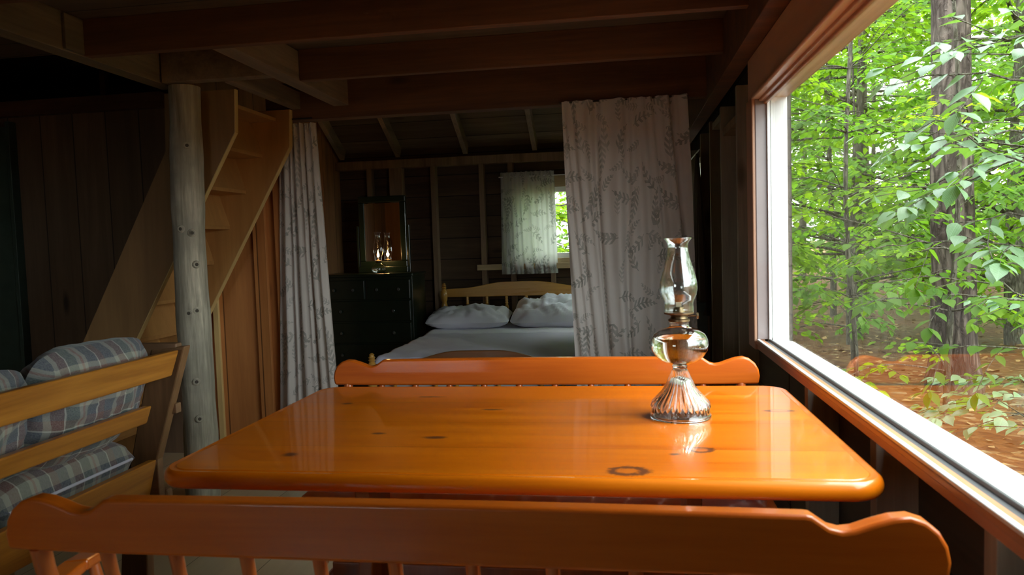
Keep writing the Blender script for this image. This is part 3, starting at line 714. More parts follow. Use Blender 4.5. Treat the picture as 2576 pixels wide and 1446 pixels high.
# ------------------------------------------------------------------ benches
def bench(y, sgn, label, lean=0.06):
    """spindle-back bench; sgn=+1 seat lies towards +y of its back"""
    r = root('spindle_back_bench', (-0.29, y + sgn*0.2, 0), label, 'bench', 'matching spindle-back benches at the table')
    xl, xr = -1.022, 0.437
    # crest rail outline in xz
    def side(s, xe, ztop):   # scroll end, from the middle outward
        p = [(0.190, 0.0), (0.182, -0.001), (0.172, -0.008), (0.158, -0.018), (0.142, -0.022), (0.125, -0.0195), (0.10, -0.010), (0.075, -0.002), (0.052, 0.0005), (0.032, -0.006), (0.015, -0.020), (0.004, -0.040), (0.0, -0.062), (0.003, -0.082)]
        return [(xe + s*a, ztop + b_) for a, b_ in p]
    zt = 0.818
    left = side(1, xl, zt); right = side(-1, xr, zt)
    mids = [(xl + 0.19 + (xr - xl - 0.38) * k / 14, zt + 0.003 * math.sin(math.pi * k / 14)) for k in range(1, 14)]
    bot = [(xr - 0.006, zt - 0.088)] + [(xr - 0.006 + (xl - xr + 0.012) * k / 10, zt - 0.090) for k in range(1, 10)] + [(xl + 0.006, zt - 0.088)]
    poly = list(reversed(left)) + mids + right + bot
    MB().prism(poly, 'y', y-0.016, y+0.016).build('crest_rail', M['bench'], r, smooth=True, bevel=0.006, seg=3, fix=True)
    # seat
    ys = sorted((y + sgn*0.03, y + sgn*0.40))
    slab(MB(), xl+0.015, xr-0.015, ys[0], ys[1], 0.45, 0.032, 0.05, 0.012).build('seat', M['bench'], r, smooth=True, angle=50)
    for i in range(12):
        xs = -0.972 + 0.1228 * i; yt = y; ybm = y + sgn*lean
        pr = [(0, 0.011), (0.08, 0.010), (0.2, 0.0075), (0.45, 0.010), (0.55, 0.0125), (0.62, 0.009), (0.66, 0.0125), (0.70, 0.009), (0.85, 0.008), (1, 0.0085)]
        end = i in (0, 11)
        pts = [(xs + (0.01 if i == 0 else -0.01 if i == 11 else 0)*0, yt + (ybm-yt)*(1-t), 0.448 + (0.732-0.448)*t) for t, q in pr]
        MB().tube(pts, [q*(1.9 if end else 1.35) for t, q in pr], 12).build('back_post' if end else 'spindle', M['bench_z'], r, smooth=True, angle=60)
    for s, xe in ((-1, xl), (1, xr)):
        xa = xe - s*0.035
        ya = y + sgn*0.02; yb = y + sgn*0.27; xo = xe + s*0.055 - (0.03 if s > 0 else 0)
        vs = []
        arm = MB()
        pth = [(xa, ya, 0.645), (xa + (xo-xa)*0.4, ya + (yb-ya)*0.45, 0.635), (xo, yb, 0.605)]
        for k in range(2):
            arm.beam(pth[k], pth[k+1], 0.045, 0.022)
        a_ = arm.build('arm', M['bench'], r, bevel=0.006, seg=3)
        MB().tube([(xo - s*0.005, yb - sgn*0.03, 0.60), (xo - s*0.02, yb - sgn*0.03, 0.53), (xo - s*0.045, yb - sgn*0.04, 0.448)], [0.010, 0.014, 0.010], 12).build('arm_post', M['bench_z'], r, smooth=True)
        for yy, dy in ((ys[0]+0.06, -0.03), (ys[1]-0.06, 0.03)):
            pr = [(0, 0.013), (0.15, 0.018), (0.4, 0.022), (0.55, 0.016), (0.6, 0.022), (0.65, 0.016), (1.0, 0.019)]
            MB().tube([(xe - s*(0.10 - 0.05*(1-t)), yy + dy*(1-t), 0.42*t) for t, q in pr], [q for t, q in pr], 14).build('leg', M['bench_z'], r, smooth=True, angle=60)
        MB().tube([(xe - s*0.075, ys[0]+0.045, 0.17), (xe - s*0.075, ys[1]-0.045, 0.17)], 0.010, 10).build('stretcher', M['bench_z'], r, smooth=True)
    return r
bench(1.07, 1, 'near spindle-back bench across the foreground, its dark back to the camera')
bench(2.48, -1, 'far spindle-back bench facing the camera beyond the orange table')

# ------------------------------------------------------------------ oil lamps
def flat_wick(parent, x, y, z, lit=False):
    MB().box(x-0.007, x+0.007, y-0.0015, y+0.0015, z, z+0.014).build('wick', M['wick'] if not lit else M['iron'], parent)
lx, ly = 0.142, 1.925
lamp = root('oil_lamp', (lx, ly, TZ), 'clear glass oil lamp with ribbed foot, unlit, standing on the dining table', 'oil lamp', 'oil lamps')
base = [(0.0755, 0.0), (0.0775, 0.003), (0.0775, 0.008), (0.0745, 0.012), (0.0735, 0.022), (0.074, 0.030), (0.071, 0.040), (0.060, 0.053), (0.046, 0.068), (0.036, 0.084), (0.028, 0.102), (0.021, 0.118), (0.0165, 0.128)]
inner = [(r-0.003 if r > 0.02 else r*0.8, z) for r, z in base]
fb = MB().lathe(base + [(0.0001, 0.129)], 240, (lx, ly, TZ), flute=lambda z: 0.040 if 0.025 <= z <= 0.12 else 0.0, cap=False)
fb.lathe([(0.0001, 0.105)] + [(max(r-0.006, 0.001), z-0.003) for r, z in reversed(base[3:-2])] + [(0.0715, 0.004), (0.0755, 0.0)], 240, (lx, ly, TZ), cap=False)
fb.build('foot', M['ribbed'], lamp, smooth=True, angle=70)
MB().lathe([(0.0765, 0.0005), (0.0775, 0.006), (0.073, 0.007), (0.071, 0.001), (0.0765, 0.0005)], 64, (lx, ly, TZ), cap=False).build('foot_rim', M['ribbed'], lamp, smooth=True)
MB().lathe([(0.0165, 0.126), (0.019, 0.129), (0.019, 0.134), (0.0165, 0.137)], 40, (lx, ly, TZ), cap=True).build('collar', M['ribbed'], lamp, smooth=True)
font = [(0.017, 0.136), (0.030, 0.140), (0.048, 0.148), (0.062, 0.160), (0.070, 0.174), (0.0725, 0.188), (0.071, 0.202), (0.064, 0.216), (0.050, 0.226), (0.036, 0.231), (0.026, 0.234), (0.0235, 0.240), (0.0235, 0.247), (0.026, 0.249)]
res = MB().lathe(font, 72, (lx, ly, TZ), cap=False).build('reservoir', M['chimney'], lamp, smooth=True, angle=80)
oil = [(0.0001, 0.1385), (0.015, 0.1385)] + [(r-0.0025, z+0.001) for r, z in font[1:7]] + [(0.0655, 0.209), (0.0001, 0.209)]
MB().lathe(oil, 72, (lx, ly, TZ), cap=False).build('lamp_oil', M['oil'], res, smooth=True, angle=50)
bz = [(0.024, 0.247), (0.027, 0.249), (0.027, 0.254), (0.022, 0.256), (0.020, 0.262), (0.026, 0.266), (0.0375, 0.268), (0.038, 0.272), (0.034, 0.273), (0.016, 0.273), (0.012, 0.285), (0.009, 0.286)]
bur = MB().lathe(bz, 40, (lx, ly, TZ)).build('burner', M['brass'], lamp, smooth=True, angle=45)
MB().tube([(lx+0.02, ly, TZ+0.262), (lx+0.046, ly, TZ+0.262)], 0.0015, 8).build('wick_shaft', M['brass'], bur)
MB().tube([(lx+0.044, ly, TZ+0.262), (lx+0.049, ly, TZ+0.262)], 0.008, 16).build('wick_knob', M['brass'], bur, smooth=True)
flat_wick(bur, lx, ly, TZ+0.284)
ch = [(0.0365, 0.270), (0.0375, 0.273), (0.0370, 0.280), (0.0365, 0.296), (0.0385, 0.304), (0.0445, 0.316), (0.0475, 0.332), (0.0465, 0.350), (0.0415, 0.372), (0.034, 0.396), (0.028, 0.418), (0.025, 0.436), (0.0255, 0.446), (0.0300, 0.455), (0.0340, 0.459), (0.0350, 0.461), (0.0340, 0.4625)]
c_ = MB().lathe(ch, 64, (lx, ly, TZ), cap=False)
c_.lathe([(0.0340, 0.4625), (0.0325, 0.4600)] + [(r-0.0018, z) for r, z in reversed(ch[:-3])], 64, (lx, ly, TZ), cap=False)
c_.build('chimney', M['chimney'], lamp, smooth=True, angle=80)

dx_, dy_, dz_ = -1.985, 5.84, 1.005
lit = root('oil_lamp', (dx_, dy_, dz_), 'small lit oil lamp with round bowl, standing on the green dresser', 'oil lamp', 'oil lamps')
bowl = [(0.034, 0.0), (0.040, 0.004), (0.052, 0.014), (0.060, 0.028), (0.060, 0.042), (0.052, 0.056), (0.038, 0.068), (0.024, 0.077), (0.019, 0.083)]
rs = MB().lathe(bowl, 48, (dx_, dy_, dz_), cap=False).build('reservoir', M['chimney'], lit, smooth=True, angle=80)
MB().lathe([(0.0001, 0.003), (0.032, 0.003)] + [(r-0.003, z) for r, z in bowl[1:4]] + [(0.056, 0.036), (0.0001, 0.036)], 48, (dx_, dy_, dz_), cap=False).build('lamp_oil', M['oil'], rs, smooth=True, angle=50)
MB().tube([(dx_+0.035, dy_, dz_+0.072), (dx_+0.062, dy_, dz_+0.066), (dx_+0.078, dy_, dz_+0.045), (dx_+0.066, dy_, dz_+0.022), (dx_+0.055, dy_, dz_+0.018)], 0.005, 10).build('handle', M['chimney'], lit, smooth=True)
bu = MB().lathe([(0.020, 0.083), (0.024, 0.086), (0.020, 0.094), (0.030, 0.099), (0.030, 0.104), (0.012, 0.106), (0.009, 0.116)], 32, (dx_, dy_, dz_)).build('burner', M['brass'], lit, smooth=True, angle=45)
flat_wick(bu, dx_, dy_, dz_+0.116, True)
k = [(r*0.80, (z-0.270)*1.22+0.102) for r, z in ch]
MB().lathe(k, 48, (dx_, dy_, dz_), cap=False).build('chimney', M['chimney'], lit, smooth=True, angle=80)
fl = [(0.0005, 0.128), (0.006, 0.134), (0.0095, 0.146), (0.008, 0.160), (0.003, 0.176), (0.0003, 0.186)]
MB().lathe(fl, 16, (dx_, dy_, dz_)).build('flame', M['flame'], bu, smooth=True, angle=180)
pl = bpy.data.lights.new('lamp_light', 'POINT'); pl.energy = 0.9; pl.color = (1.0, 0.55, 0.22); pl.shadow_soft_size = 0.012
po = bpy.data.objects.new('lamp_light', pl); COL.objects.link(po); po.parent = lit; po.location = (0, 0, 0.150)

# ------------------------------------------------------------------ dresser and mirror
DX0, DX1, DY0, DY1, DZ = -2.46, -1.655, 5.70, 6.10, 1.005
dr = root('dresser', ((DX0+DX1)/2, (DY0+DY1)/2, 0), 'dark green painted chest of drawers against the bedroom wall', 'dresser')
MB().box(DX0+0.012, DX1-0.012, DY0+0.015, DY1, 0.06, DZ-0.025).build('body', M['green'], dr, bevel=0.003)
slab(MB(), DX0, DX1, DY0-0.01, DY1, DZ, 0.025, 0.01, 0.006).build('top', M['green'], dr, smooth=True, angle=50)
MB().box(DX0+0.02, DX1-0.02, DY0+0.03, DY1-0.01, 0.0, 0.07).build('plinth', M['green'], dr, bevel=0.003)
def drawer(x0, x1, z0, z1, ks):
    d = MB().box(x0, x1, DY0-0.003, DY0+0.02, z0, z1).build('drawer', M['green'], dr, bevel=0.005)
    for kx in ks:
        MB().tube([(kx, DY0-0.003, (z0+z1)/2), (kx, DY0-0.013, (z0+z1)/2), (kx, DY0-0.020, (z0+z1)/2), (kx, DY0-0.026, (z0+z1)/2)], [0.006, 0.006, 0.014, 0.009], 14).build('knob', M['knob'], d, smooth=True)
xm = (DX0+DX1)/2
drawer(DX0+0.03, xm-0.008, 0.80, 0.955, (DX0+0.14, xm-0.10)); drawer(xm+0.008, DX1-0.03, 0.80, 0.955, (xm+0.10, DX1-0.12))
for i in range(4): drawer(DX0+0.03, DX1-0.03, 0.80-0.178*(i+1), 0.80-0.178*i-0.014, (DX0+0.19, DX1-0.17))
mr = root('dresser_mirror', (-1.97, 5.99, DZ), 'tall green framed mirror on the dresser reflecting the lit lamp', 'mirror')
mx0, mx1, mz0, mz1, my = -2.135, -1.825, 1.10, 1.585, 5.965
frame_xz(MB(), mx0-0.05, mx1+0.05, mz0-0.05, mz1+0.06, 0.052, my-0.005, my+0.035).build('frame', M['green'], mr, bevel=0.006)
MB().box(mx0, mx1, my+0.002, my+0.008, mz0, mz1).build('mirror_glass', M['mirror'], mr)
MB().box(mx0-0.06, mx1+0.06, my-0.03, my+0.06, DZ, DZ+0.05).build('stand', M['green'], mr, bevel=0.005)
for x in (mx0-0.075, mx1+0.055): MB().box(x, x+0.02, my, my+0.03, DZ, 1.40).build('upright', M['green'], mr, bevel=0.003)

# ------------------------------------------------------------------ bed
bd = root('bed', (-0.9, 5.35, 0), 'honey maple double bed with arched spindle headboard and white bedding', 'bed')
BX0, BX1 = -1.60, -0.17
yh, yf = 6.35, 4.40
def turned_post(x, y, top, bot=0.0):
    pr = [(bot, 0.022), (0.30, 0.026), (0.45, 0.026), (top-0.33, 0.024), (top-0.30, 0.030), (top-0.27, 0.018), (top-0.25, 0.026), (top-0.20, 0.030), (top-0.17, 0.020), (top-0.155, 0.028), (top-0.115, 0.036), (top-0.08, 0.034), (top-0.055, 0.017), (top-0.045, 0.025), (top-0.036, 0.017), (top-0.028, 0.024), (top-0.018, 0.015), (top-0.010, 0.018), (top, 0.006)]
    return MB().tube([(x, y, z) for z, r in pr], [r*0.95 for z, r in pr], 20).build('post', M['maple_z'], bd, smooth=True, angle=60)
for x in (BX0+0.035, BX1-0.035): turned_post(x, yh, 0.885); turned_post(x, yf, 0.555)
def arch(x0, x1, zlow, zedge, ztop, y, name, flat=0.32):
    top = []
    for i in range(41):
        t = i/40; s_ = abs(2*t-1)
        if s_ > 0.80: z = zedge + 0.006*math.cos((s_-0.80)/0.2*math.pi/2)
        else: z = zedge + 0.006 + (ztop-zedge-0.006) * (0.5+0.5*math.cos(math.pi * max(0, (s_-0.18)/0.62)))
        top.append((x0 + (x1-x0)*t, z))
    poly = [(x0, zlow)] + top + [(x1, zlow)]
    return MB().prism(poly, 'y', y-0.011, y+0.011).build(name, M['maple_shaded' if name == 'footboard' else 'maple'], bd, smooth=True, angle=40, bevel=0.004, fix=True)
arch(BX0+0.05, BX1-0.05, 0.757, 0.828, 0.884, yh, 'headboard')
MB().box(BX0+0.05, BX1-0.05, yh-0.012, yh+0.012, 0.44, 0.52).build('head_rail', M['maple'], bd, bevel=0.004)
def small_spindle(x, y, z0, z1):
    pr = [(0, .010), (.25, .009), (.45, .015), (.6, .018), (.7, .010), (.74, .015), (.78, .009), (.84, .014), (.88, .009), (.95, .013), (1, .010)]
    MB().tube([(x, y, z0+(z1-z0)*t) for t, r in pr], [r*1.1 for t, r in pr], 12).build('spindle', M['maple_z'], bd, smooth=True, angle=60)
for i in range(7): small_spindle(-1.356 + 0.175*i, yh, 0.515, 0.762)
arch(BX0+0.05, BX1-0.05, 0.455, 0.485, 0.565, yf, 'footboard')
MB().box(BX0+0.05, BX1-0.05, yf-0.012, yf+0.012, 0.24, 0.30).build('foot_rail', M['maple'], bd, bevel=0.004)
for i in range(9): small_spindle(-1.42 + 0.132*i, yf, 0.295, 0.46)
for x in (BX0+0.035, BX1-0.035): MB().box(x-0.012, x+0.012, yf, yh, 0.22, 0.30).build('side_rail', M['maple'], bd, bevel=0.004)
slab(MB(), BX0+0.055, BX1-0.055, yf+0.03, yh-0.03, 0.475, 0.24, 0.06, 0.03).build('mattress', M['mattress'], bd, smooth=True, angle=60)
# blanket draped over mattress
def blanket(u, v):
    x = BX0-0.01 + (BX1-BX0+0.02)*u; y = yf+0.02 + (yh-yf-0.08)*v
    e = min(u, 1-u)*1.43; ef = v*1.87
    z = 0.515 + 0.012*mnoise.noise(Vector((x*3, y*3, 0))) + 0.007*mnoise.noise(Vector((x*11+y*4, y*7, 3)))
    z += 0.010*max(0, mnoise.noise(Vector((x*5+y*5, y*2, 8))))
    if e < 0.07: z -= 0.20*(1-e/0.07)**2; x += (0.015 if u < 0.5 else -0.015)*(1-e/0.07)*0
    if ef < 0.05: z -= 0.05*(1-ef/0.05)**2
    return (x, y, z)
MB().grid(blanket, 90, 110).build('bedspread', M['sheet'], bd, smooth=True, angle=180, solid=0.008)
def sheet(u, v):
    x = BX0+0.05 + (BX1-BX0-0.10)*u; y = 5.62 + 0.66*v
    return (x, y, 0.527 + 0.006*mnoise.noise(Vector((x*8, y*4, 5))) + 0.012*math.sin(min(1, v*6)*math.pi/2) - 0.012)
MB().grid(sheet, 60, 30).build('sheet', M['pillow'], bd, smooth=True, angle=180, solid=0.006)

def pillow(name, c, hx, hy, hz, rot, mat, label, cat, group=None, seed=0, tilt=0, uvs=False, wr=0.006, p=2.6, flat=False):
    vs = []; nu, nv = 40, 24
    Rm = Matrix.Rotation(rot, 4, 'Z') @ Matrix.Rotation(tilt, 4, 'X')
    b = MB()
    for sgn in (1, -1):
        def fn(u, v, sgn=sgn):
            a, c2 = 2*u-1, 2*v-1
            th = (max(0, 1-abs(a)**p) ** 0.5) * (max(0, 1-abs(c2)**p) ** 0.5)
            pin = 1 - 0.06*(1-abs(c2)**2)*abs(a)**3; pin2 = 1 - 0.08*(1-abs(a)**2)*abs(c2)**3
            mx_ = max(abs(a), abs(c2), 1e-6); rr_ = mx_ / ((abs(a)**7 + abs(c2)**7)**(1/7) + 1e-9)
            q = Vector((a*hx*pin*rr_, c2*hy*pin2*rr_, sgn*hz*th))
            n = mnoise.noise(Vector((a*3+seed, c2*3, seed))) * wr*2 + mnoise.noise(Vector((a*9+seed+c2*4, c2*5, seed))) * wr
            q.z += n*th*(1 if sgn > 0 else 0.4)
            return tuple(Vector(c) + (Rm @ q))
        b.grid(fn, nu, nv, 2*hx, 2*hy)
    return b
p1 = pillow('p', (-1.27, 6.02, 0.605), 0.36, 0.24, 0.085, 0.05, None, '', '', seed=1, tilt=0.10, wr=0.024)
lone('bed_pillow', p1, M['pillow'], 'white bed pillow on the left, beside the dresser', 'pillow', 'pillows on the bed', smooth=True, angle=180)
p2 = pillow('p', (-0.56, 6.06, 0.638), 0.36, 0.25, 0.10, -0.04, None, '', '', seed=5, tilt=0.28, wr=0.024)
lone('bed_pillow', p2, M['pillow'], 'plumper white bed pillow on the right, half hidden by the hanging curtain', 'pillow', 'pillows on the bed', smooth=True, angle=180)

# ------------------------------------------------------------------ curtains
def curtain(name, x0t, x1t, x0b, x1b, y, ztop, zbot, folds, amp, mat, label, cat, cloth, group=None, seed=0, ny=60, axis='x', wave=0.3, parts=True, ruffle=0.0):
    nu = folds*14
    def fn(u, v):
        z = zbot + (ztop-zbot)*v
        a = x0b + (x1b-x0b)*u; c = x0t + (x1t-x0t)*u
        s_ = a + (c-a)*v**0.8
        ph = u*folds*2*math.pi + seed + wave*math.sin(v*3+u*7+seed)
        am = amp*(0.55+0.45*math.sin(u*11+seed))*(0.6+0.4*(1-v))
        d = am*math.sin(ph) + amp*0.4*math.sin(ph*2.3+v*2) + 0.006*mnoise.noise(Vector((u*9, v*5, seed)))
        s_ += am*0.5*math.cos(ph+0.7)
        if ruffle and v > 0.93: d += ruffle*math.sin(u*folds*9*math.pi)*(v-0.93)/0.07; z += ruffle*0.4*math.sin(u*folds*14)*(v-0.95)*10
        return (s_, y+d, z) if axis == 'x' else (y+d, s_, z)
    b = MB().grid(fn, nu, ny, cloth, ztop-zbot)
    return b
GC = 'floral cotton curtains'
c1 = root('floral_curtain', (-1.85, 4.0, 0), 'narrow floor-length floral curtain gathered at the left of the bedroom opening', 'curtain', GC)
curtain('', -1.93, -1.705, -2.03, -1.625, 4.025, 1.935, 0.06, 3, 0.034, None, '', '', 0.75, seed=1.0).build('cloth', M['floral'], c1, smooth=True, angle=180)
c2 = root('floral_curtain', (0.05, 4.0, 0), 'wide floral curtain hanging in front of the right half of the bed', 'curtain', GC)
curtain('', -0.30, 0.345, -0.235, 0.43, 3.955, 1.955, 0.08, 5, 0.030, None, '', '', 1.1, seed=4.0, ny=80, wave=1.6).build('cloth', M['floral'], c2, smooth=True, angle=180)
for r_, xa, xb in ((c1, -1.94, -1.70), (c2, -0.31, 0.36)):
    MB().tube([(xa, 3.968, 1.95), (xb, 3.968, 1.95)], 0.004, 8).build('curtain_wire', M['iron'], r_)
c3 = root('window_curtain', (-0.79, 6.39, 0.94), 'short floral cafe curtain with ruffled top at the small back window', 'curtain', GC)
curtain('', -1.03, -0.56, -1.04, -0.545, 6.395, 1.835, 0.945, 5, 0.016, None, '', '', 0.75, seed=2.0, ny=50, ruffle=0.010).build('cloth', M['floral_thin'], c3, smooth=True, angle=180)
MB().tube([(-1.05, 6.40, 1.795), (-0.15, 6.40, 1.795)], 0.005, 8).build('curtain_rod', M['vinyl'], c3)
c4 = root('window_curtain', (0.5, 5.1, 0.6), 'dark silhouetted curtain bunched on a thin rod at the bedroom side window', 'curtain')
def tied(u, v):
    # bunched narrow at the top, spreading below
    w = 0.03 + 0.72*(1-v)**0.75
    y = 5.16 + w*(u-0.5)*1.15
    d = 0.026*math.sin(u*42)*(0.3+0.7*(1-v))
    return (0.520 + d - 0.03*(1-v)*math.sin(math.pi*u), y, 0.72 + 1.06*v)
MB().grid(tied, 90, 40, 1.0, 1.1).build('cloth', M['curtain_dark'], c4, smooth=True, angle=180)
MB().tube([(0.515, 4.95, 1.785), (0.515, 6.25, 1.785)], 0.004, 8).build('curtain_rod', M['vinyl'], c4)
# ledge under small window, blue cabinet by the side wall
lone('window_ledge', MB().box(-1.27, -0.10, YB-0.135, YB-0.092, 0.985, 1.035), M['pale_pine'], 'pale pine ledge board under the small back window', 'ledge', bevel=0.003)
nb = root('nightstand', (0.50, 4.7, 0), 'blue-grey painted box cabinet by the side wall right of the hanging curtain', 'cabinet')
MB().box(0.452, 0.54, 4.80, 5.05, 0.0, 0.80).build('body', M['bluebox'], nb, bevel=0.003)
MB().box(0.446, 0.458, 4.792, 5.06, 0.0, 0.81).build('front_edge', M['stud'], nb, bevel=0.002)
MB().box(0.534, 0.546, 4.792, 5.06, 0.0, 0.81).build('back_edge', M['stud'], nb, bevel=0.002)

# green door far left
d1 = root('door_1', (-3.95, YP-0.04, 0), kind='structure')
MB().box(-4.55, -3.68, YP-0.05, YP-0.005, 0.0, 2.02).build('door_panel', M['greendoor'], d1, bevel=0.003)
MB().box(-3.69, -3.665, YP-0.06, YP, 0.0, 2.05).build('door_frame', M['greendoor'], d1, bevel=0.003)

# ------------------------------------------------------------------ sofa
sf = root('sofa_frame', (-1.9, 1.45, 0), 'pine framed sofa at the left with slatted back turned to the table', 'sofa')
# reclined back plane: x grows with height
xb = lambda z: -1.505 - (0.88 - z) * 0.36
ye, ys_ = 2.335, 0.35
def yplank(z0, z1, dx0, dx1, y0=ys_, y1=ye, name='back_rail'):
    poly = [(xb(z0)+dx0, z0), (xb(z0)+dx1, z0), (xb(z1)+dx1, z1), (xb(z1)+dx0, z1)]
    return MB().prism(poly, 'y', y0, y1).build(name, M['sofa_y'], sf, bevel=0.006, seg=3)
yplank(0.795, 0.885, -0.028, 0.002, ys_, 2.30)
yplank(0.655, 0.715, -0.010, 0.020, ys_, 2.20)
for yy in (ye, ys_):
    poly = [(xb(0.885)-0.115, 0.885), (xb(0.885)+0.012, 0.895), (xb(0.33)+0.028, 0.33), (xb(0.10)+0.10, 0.0), (xb(0.10)-0.01, 0.0), (xb(0.33)-0.06, 0.33)]
    MB().prism(poly, 'y', yy-0.02, yy+0.02).build('end_post', M['sofa_z'], sf, bevel=0.005)
    MB().prism([(xb(0.885)-0.02, 0.845), (xb(0.885)-0.02, 0.905), (-1.80, 0.905), (-1.90, 0.86), (-2.30, 0.66), (-2.30, 0.60), (-1.92, 0.79), (-1.82, 0.845)], 'y', yy-0.018, yy+0.018).build('arm_rail', M['sofa_x'], sf, bevel=0.006, seg=3)
    MB().box(-2.32, -2.25, yy-0.02, yy+0.02, 0.0, 0.64).build('front_post', M['sofa_z'], sf, bevel=0.004)
    MB().box(-2.30, -1.62, yy-0.016, yy+0.016, 0.36, 0.50).build('side_rail', M['sofa_x'], sf, bevel=0.004)
MB().box(-1.600, -1.552, 2.34, 2.37, 0.655, 0.69).build('bracket', M['sofa_x'], sf, bevel=0.003)
MB().prism([(xb(0.40)-0.005, 0.36), (xb(0.40)+0.025, 0.36), (xb(0.5)+0.025, 0.50), (xb(0.5)-0.005, 0.50)], 'y', ys_, 2.31).build('seat_rail', M['sofa_y'], sf, bevel=0.005, seg=3)
MB().box(-2.29, -2.25, ys_, 2.31, 0.34, 0.48).build('front_rail', M['sofa_y'], sf, bevel=0.005)
MB().box(-2.26, -1.66, ys_+0.02, 2.30, 0.40, 0.43).build('seat_slats', M['sofa_x'], sf)
MB().box(-1.90, -1.62, 2.36, 2.40, 0.335, 0.375).build('foot_rail', M['sofa_x'], sf, bevel=0.012, seg=3)
def cushion(c, hx, hy, hz, rotm, seed, wr=0.008, p=3.0, ro=4.5):
    b = MB()
    for sgn in (1, -1):
        def fn(u, v, sgn=sgn):
            a, c2 = 2*u-1, 2*v-1
            th = (max(0, 1-abs(a)**p)**0.42) * (max(0, 1-abs(c2)**p)**0.42)
            pin = 1 - 0.03*(1-abs(c2)**2)*abs(a)**3; pin2 = 1 - 0.03*(1-abs(a)**2)*abs(c2)**3
            mx_ = max(abs(a), abs(c2), 1e-6); rr_ = mx_ / ((abs(a)**ro + abs(c2)**ro)**(1/ro) + 1e-9)
            q = Vector((a*hx*pin*rr_, c2*hy*pin2*rr_, sgn*hz*th))
            q.z += sgn*(mnoise.noise(Vector((a*2.5+seed, c2*2.5, seed)))*wr*2 + mnoise.noise(Vector((a*7+seed, c2*6, seed)))*wr)*th
            return tuple(Vector(c) + rotm @ q)
        b.grid(fn, 34, 34, 2*hx, 2*hy)
    return b
GB, GS = 'plaid back cushions on the sofa', 'plaid seat cushions on the sofa'
for i, (yc, lab) in enumerate(((2.055, 'plaid back cushion nearest the log post, rising above the sofa rail'), (1.545, 'plaid back cushion at the left picture edge behind the sofa rails'), (1.03, 'plaid back cushion at the near end of the sofa, low at left edge'))):
    # local x -> world y, local y -> up the back, local z -> back normal
    up = Vector((0.34, 0, 0.94)).normalized(); nrm = Vector((0, 1, 0)).cross(up).normalized()
    rm = Matrix((Vector((0, 1, 0)), up, nrm)).transposed().to_3x3()
    base = Vector((xb(0.73) - 0.128, yc, 0.745 + (0.02 if i == 0 else 0.0)))
    b = cushion(base, 0.262, 0.195, 0.105, rm, 3.1*i+1, 0.012, 2.0)
    lone('back_cushion', b, M['plaid'], lab, 'cushion', GB, smooth=True, angle=180)
for i, (yc, lab) in enumerate(((1.985, 'plaid seat cushion at the far end of the sofa beside the slanted post'), (1.395, 'plaid seat cushion at left edge between the other two seat cushions'), (0.81, 'plaid seat cushion nearest the camera on the sofa'))):
    rm = Matrix((Vector((0, 1, 0)), Vector((-1, 0, 0)), Vector((0, 0, 1)))).transposed().to_3x3()
    b = cushion(Vector((-1.945, yc, 0.522)), 0.295, 0.29, 0.085, rm, 7.7*i+2, 0.004, 6.0, 16)
    o = lone('seat_cushion', b, M['plaid'], lab, 'cushion', GS, smooth=True, angle=180)
    # welt along the back edge
    MB().tube([(-1.660, yc-0.255+0.51*k/8, 0.522) for k in range(9)], 0.005, 8).build('piping', M['sheet'], o, smooth=True)

# ------------------------------------------------------------------ outdoors
def gz(x, y): return -0.08 + 0.05*mnoise.noise(Vector((x*0.3, y*0.3, 0))) + max(0, (math.hypot(x, y)-14))*0.012
b = MB(); NG = 90
def gfn(u, v):
    x = 0.72 + 64*u**2.2; y = -25 + 95*v; return (x, y, gz(x, y))
b.grid(gfn, NG, NG)
def gfn2(u, v):
    x = -30 + 30.72*u; y = 6.68 + 63.3*v**1.5; return (x, y, gz(x, y)-0.002)
b.grid(gfn2, 50, 60)
def gfn3(u, v):
    x = -30 + 30.72*u; y = -2.9 - 25*v; return (x, y, gz(x, y)-0.002)
b.grid(gfn3, 30, 30)
g_ = b.build('ground', M['ground'], smooth=True, angle=180); struct(g_)

def leaf_block(P, D, Nn, Ln, Wd, simple=False, serr=False):
    """P base points, D directions, Nn normals, Ln lengths: vertices and faces of all leaves (numpy)"""
    P = np.asarray(P, float); D = np.asarray(D, float); Nn = np.asarray(Nn, float); Ln = np.asarray(Ln, float)[:, None]
    D /= np.linalg.norm(D, axis=1, keepdims=True)
    S = np.cross(D, Nn); S /= np.linalg.norm(S, axis=1, keepdims=True) + 1e-9
    U = np.cross(S, D)
    if simple: prof = [(0.0, 0.0), (0.45, 0.5), (1.0, 0.0)]
    else: prof = [(0.0, 0.0), (0.14, 0.30), (0.36, 0.50), (0.62, 0.40), (0.80, 0.20), (0.91, 0.07), (1.0, 0.0)]
    cols = []; uv = []
    n = len(prof)
    for t, w in prof:   # midrib
        cols.append(P + D*Ln*t - U*Ln*(0.16*t*t)); uv.append((t, 0))
    for s in (1, -1):
        for t, w in prof[1:-1]:
            cols.append(P + D*Ln*(t+0.0) + S*Ln*(s*w*Wd) + U*Ln*(0.10*w - 0.16*t*t)); uv.append((t, s*w))
    V = np.stack(cols, 1)            # (N, nv, 3)
    nv = V.shape[1]; m = n-2; fs = []
    L = [n+i for i in range(m)]; R = [n+m+i for i in range(m)]
    for side, o in ((L, 0), (R, 1)):
        f = [(0, side[0], 1)] + [(i+1, side[i], side[i+1], i+2) for i in range(m-1)] + [(m, side[m-1], m+1)]
        if o: f = [tuple(reversed(q)) for q in f]
        fs += f
    return V, fs, uv
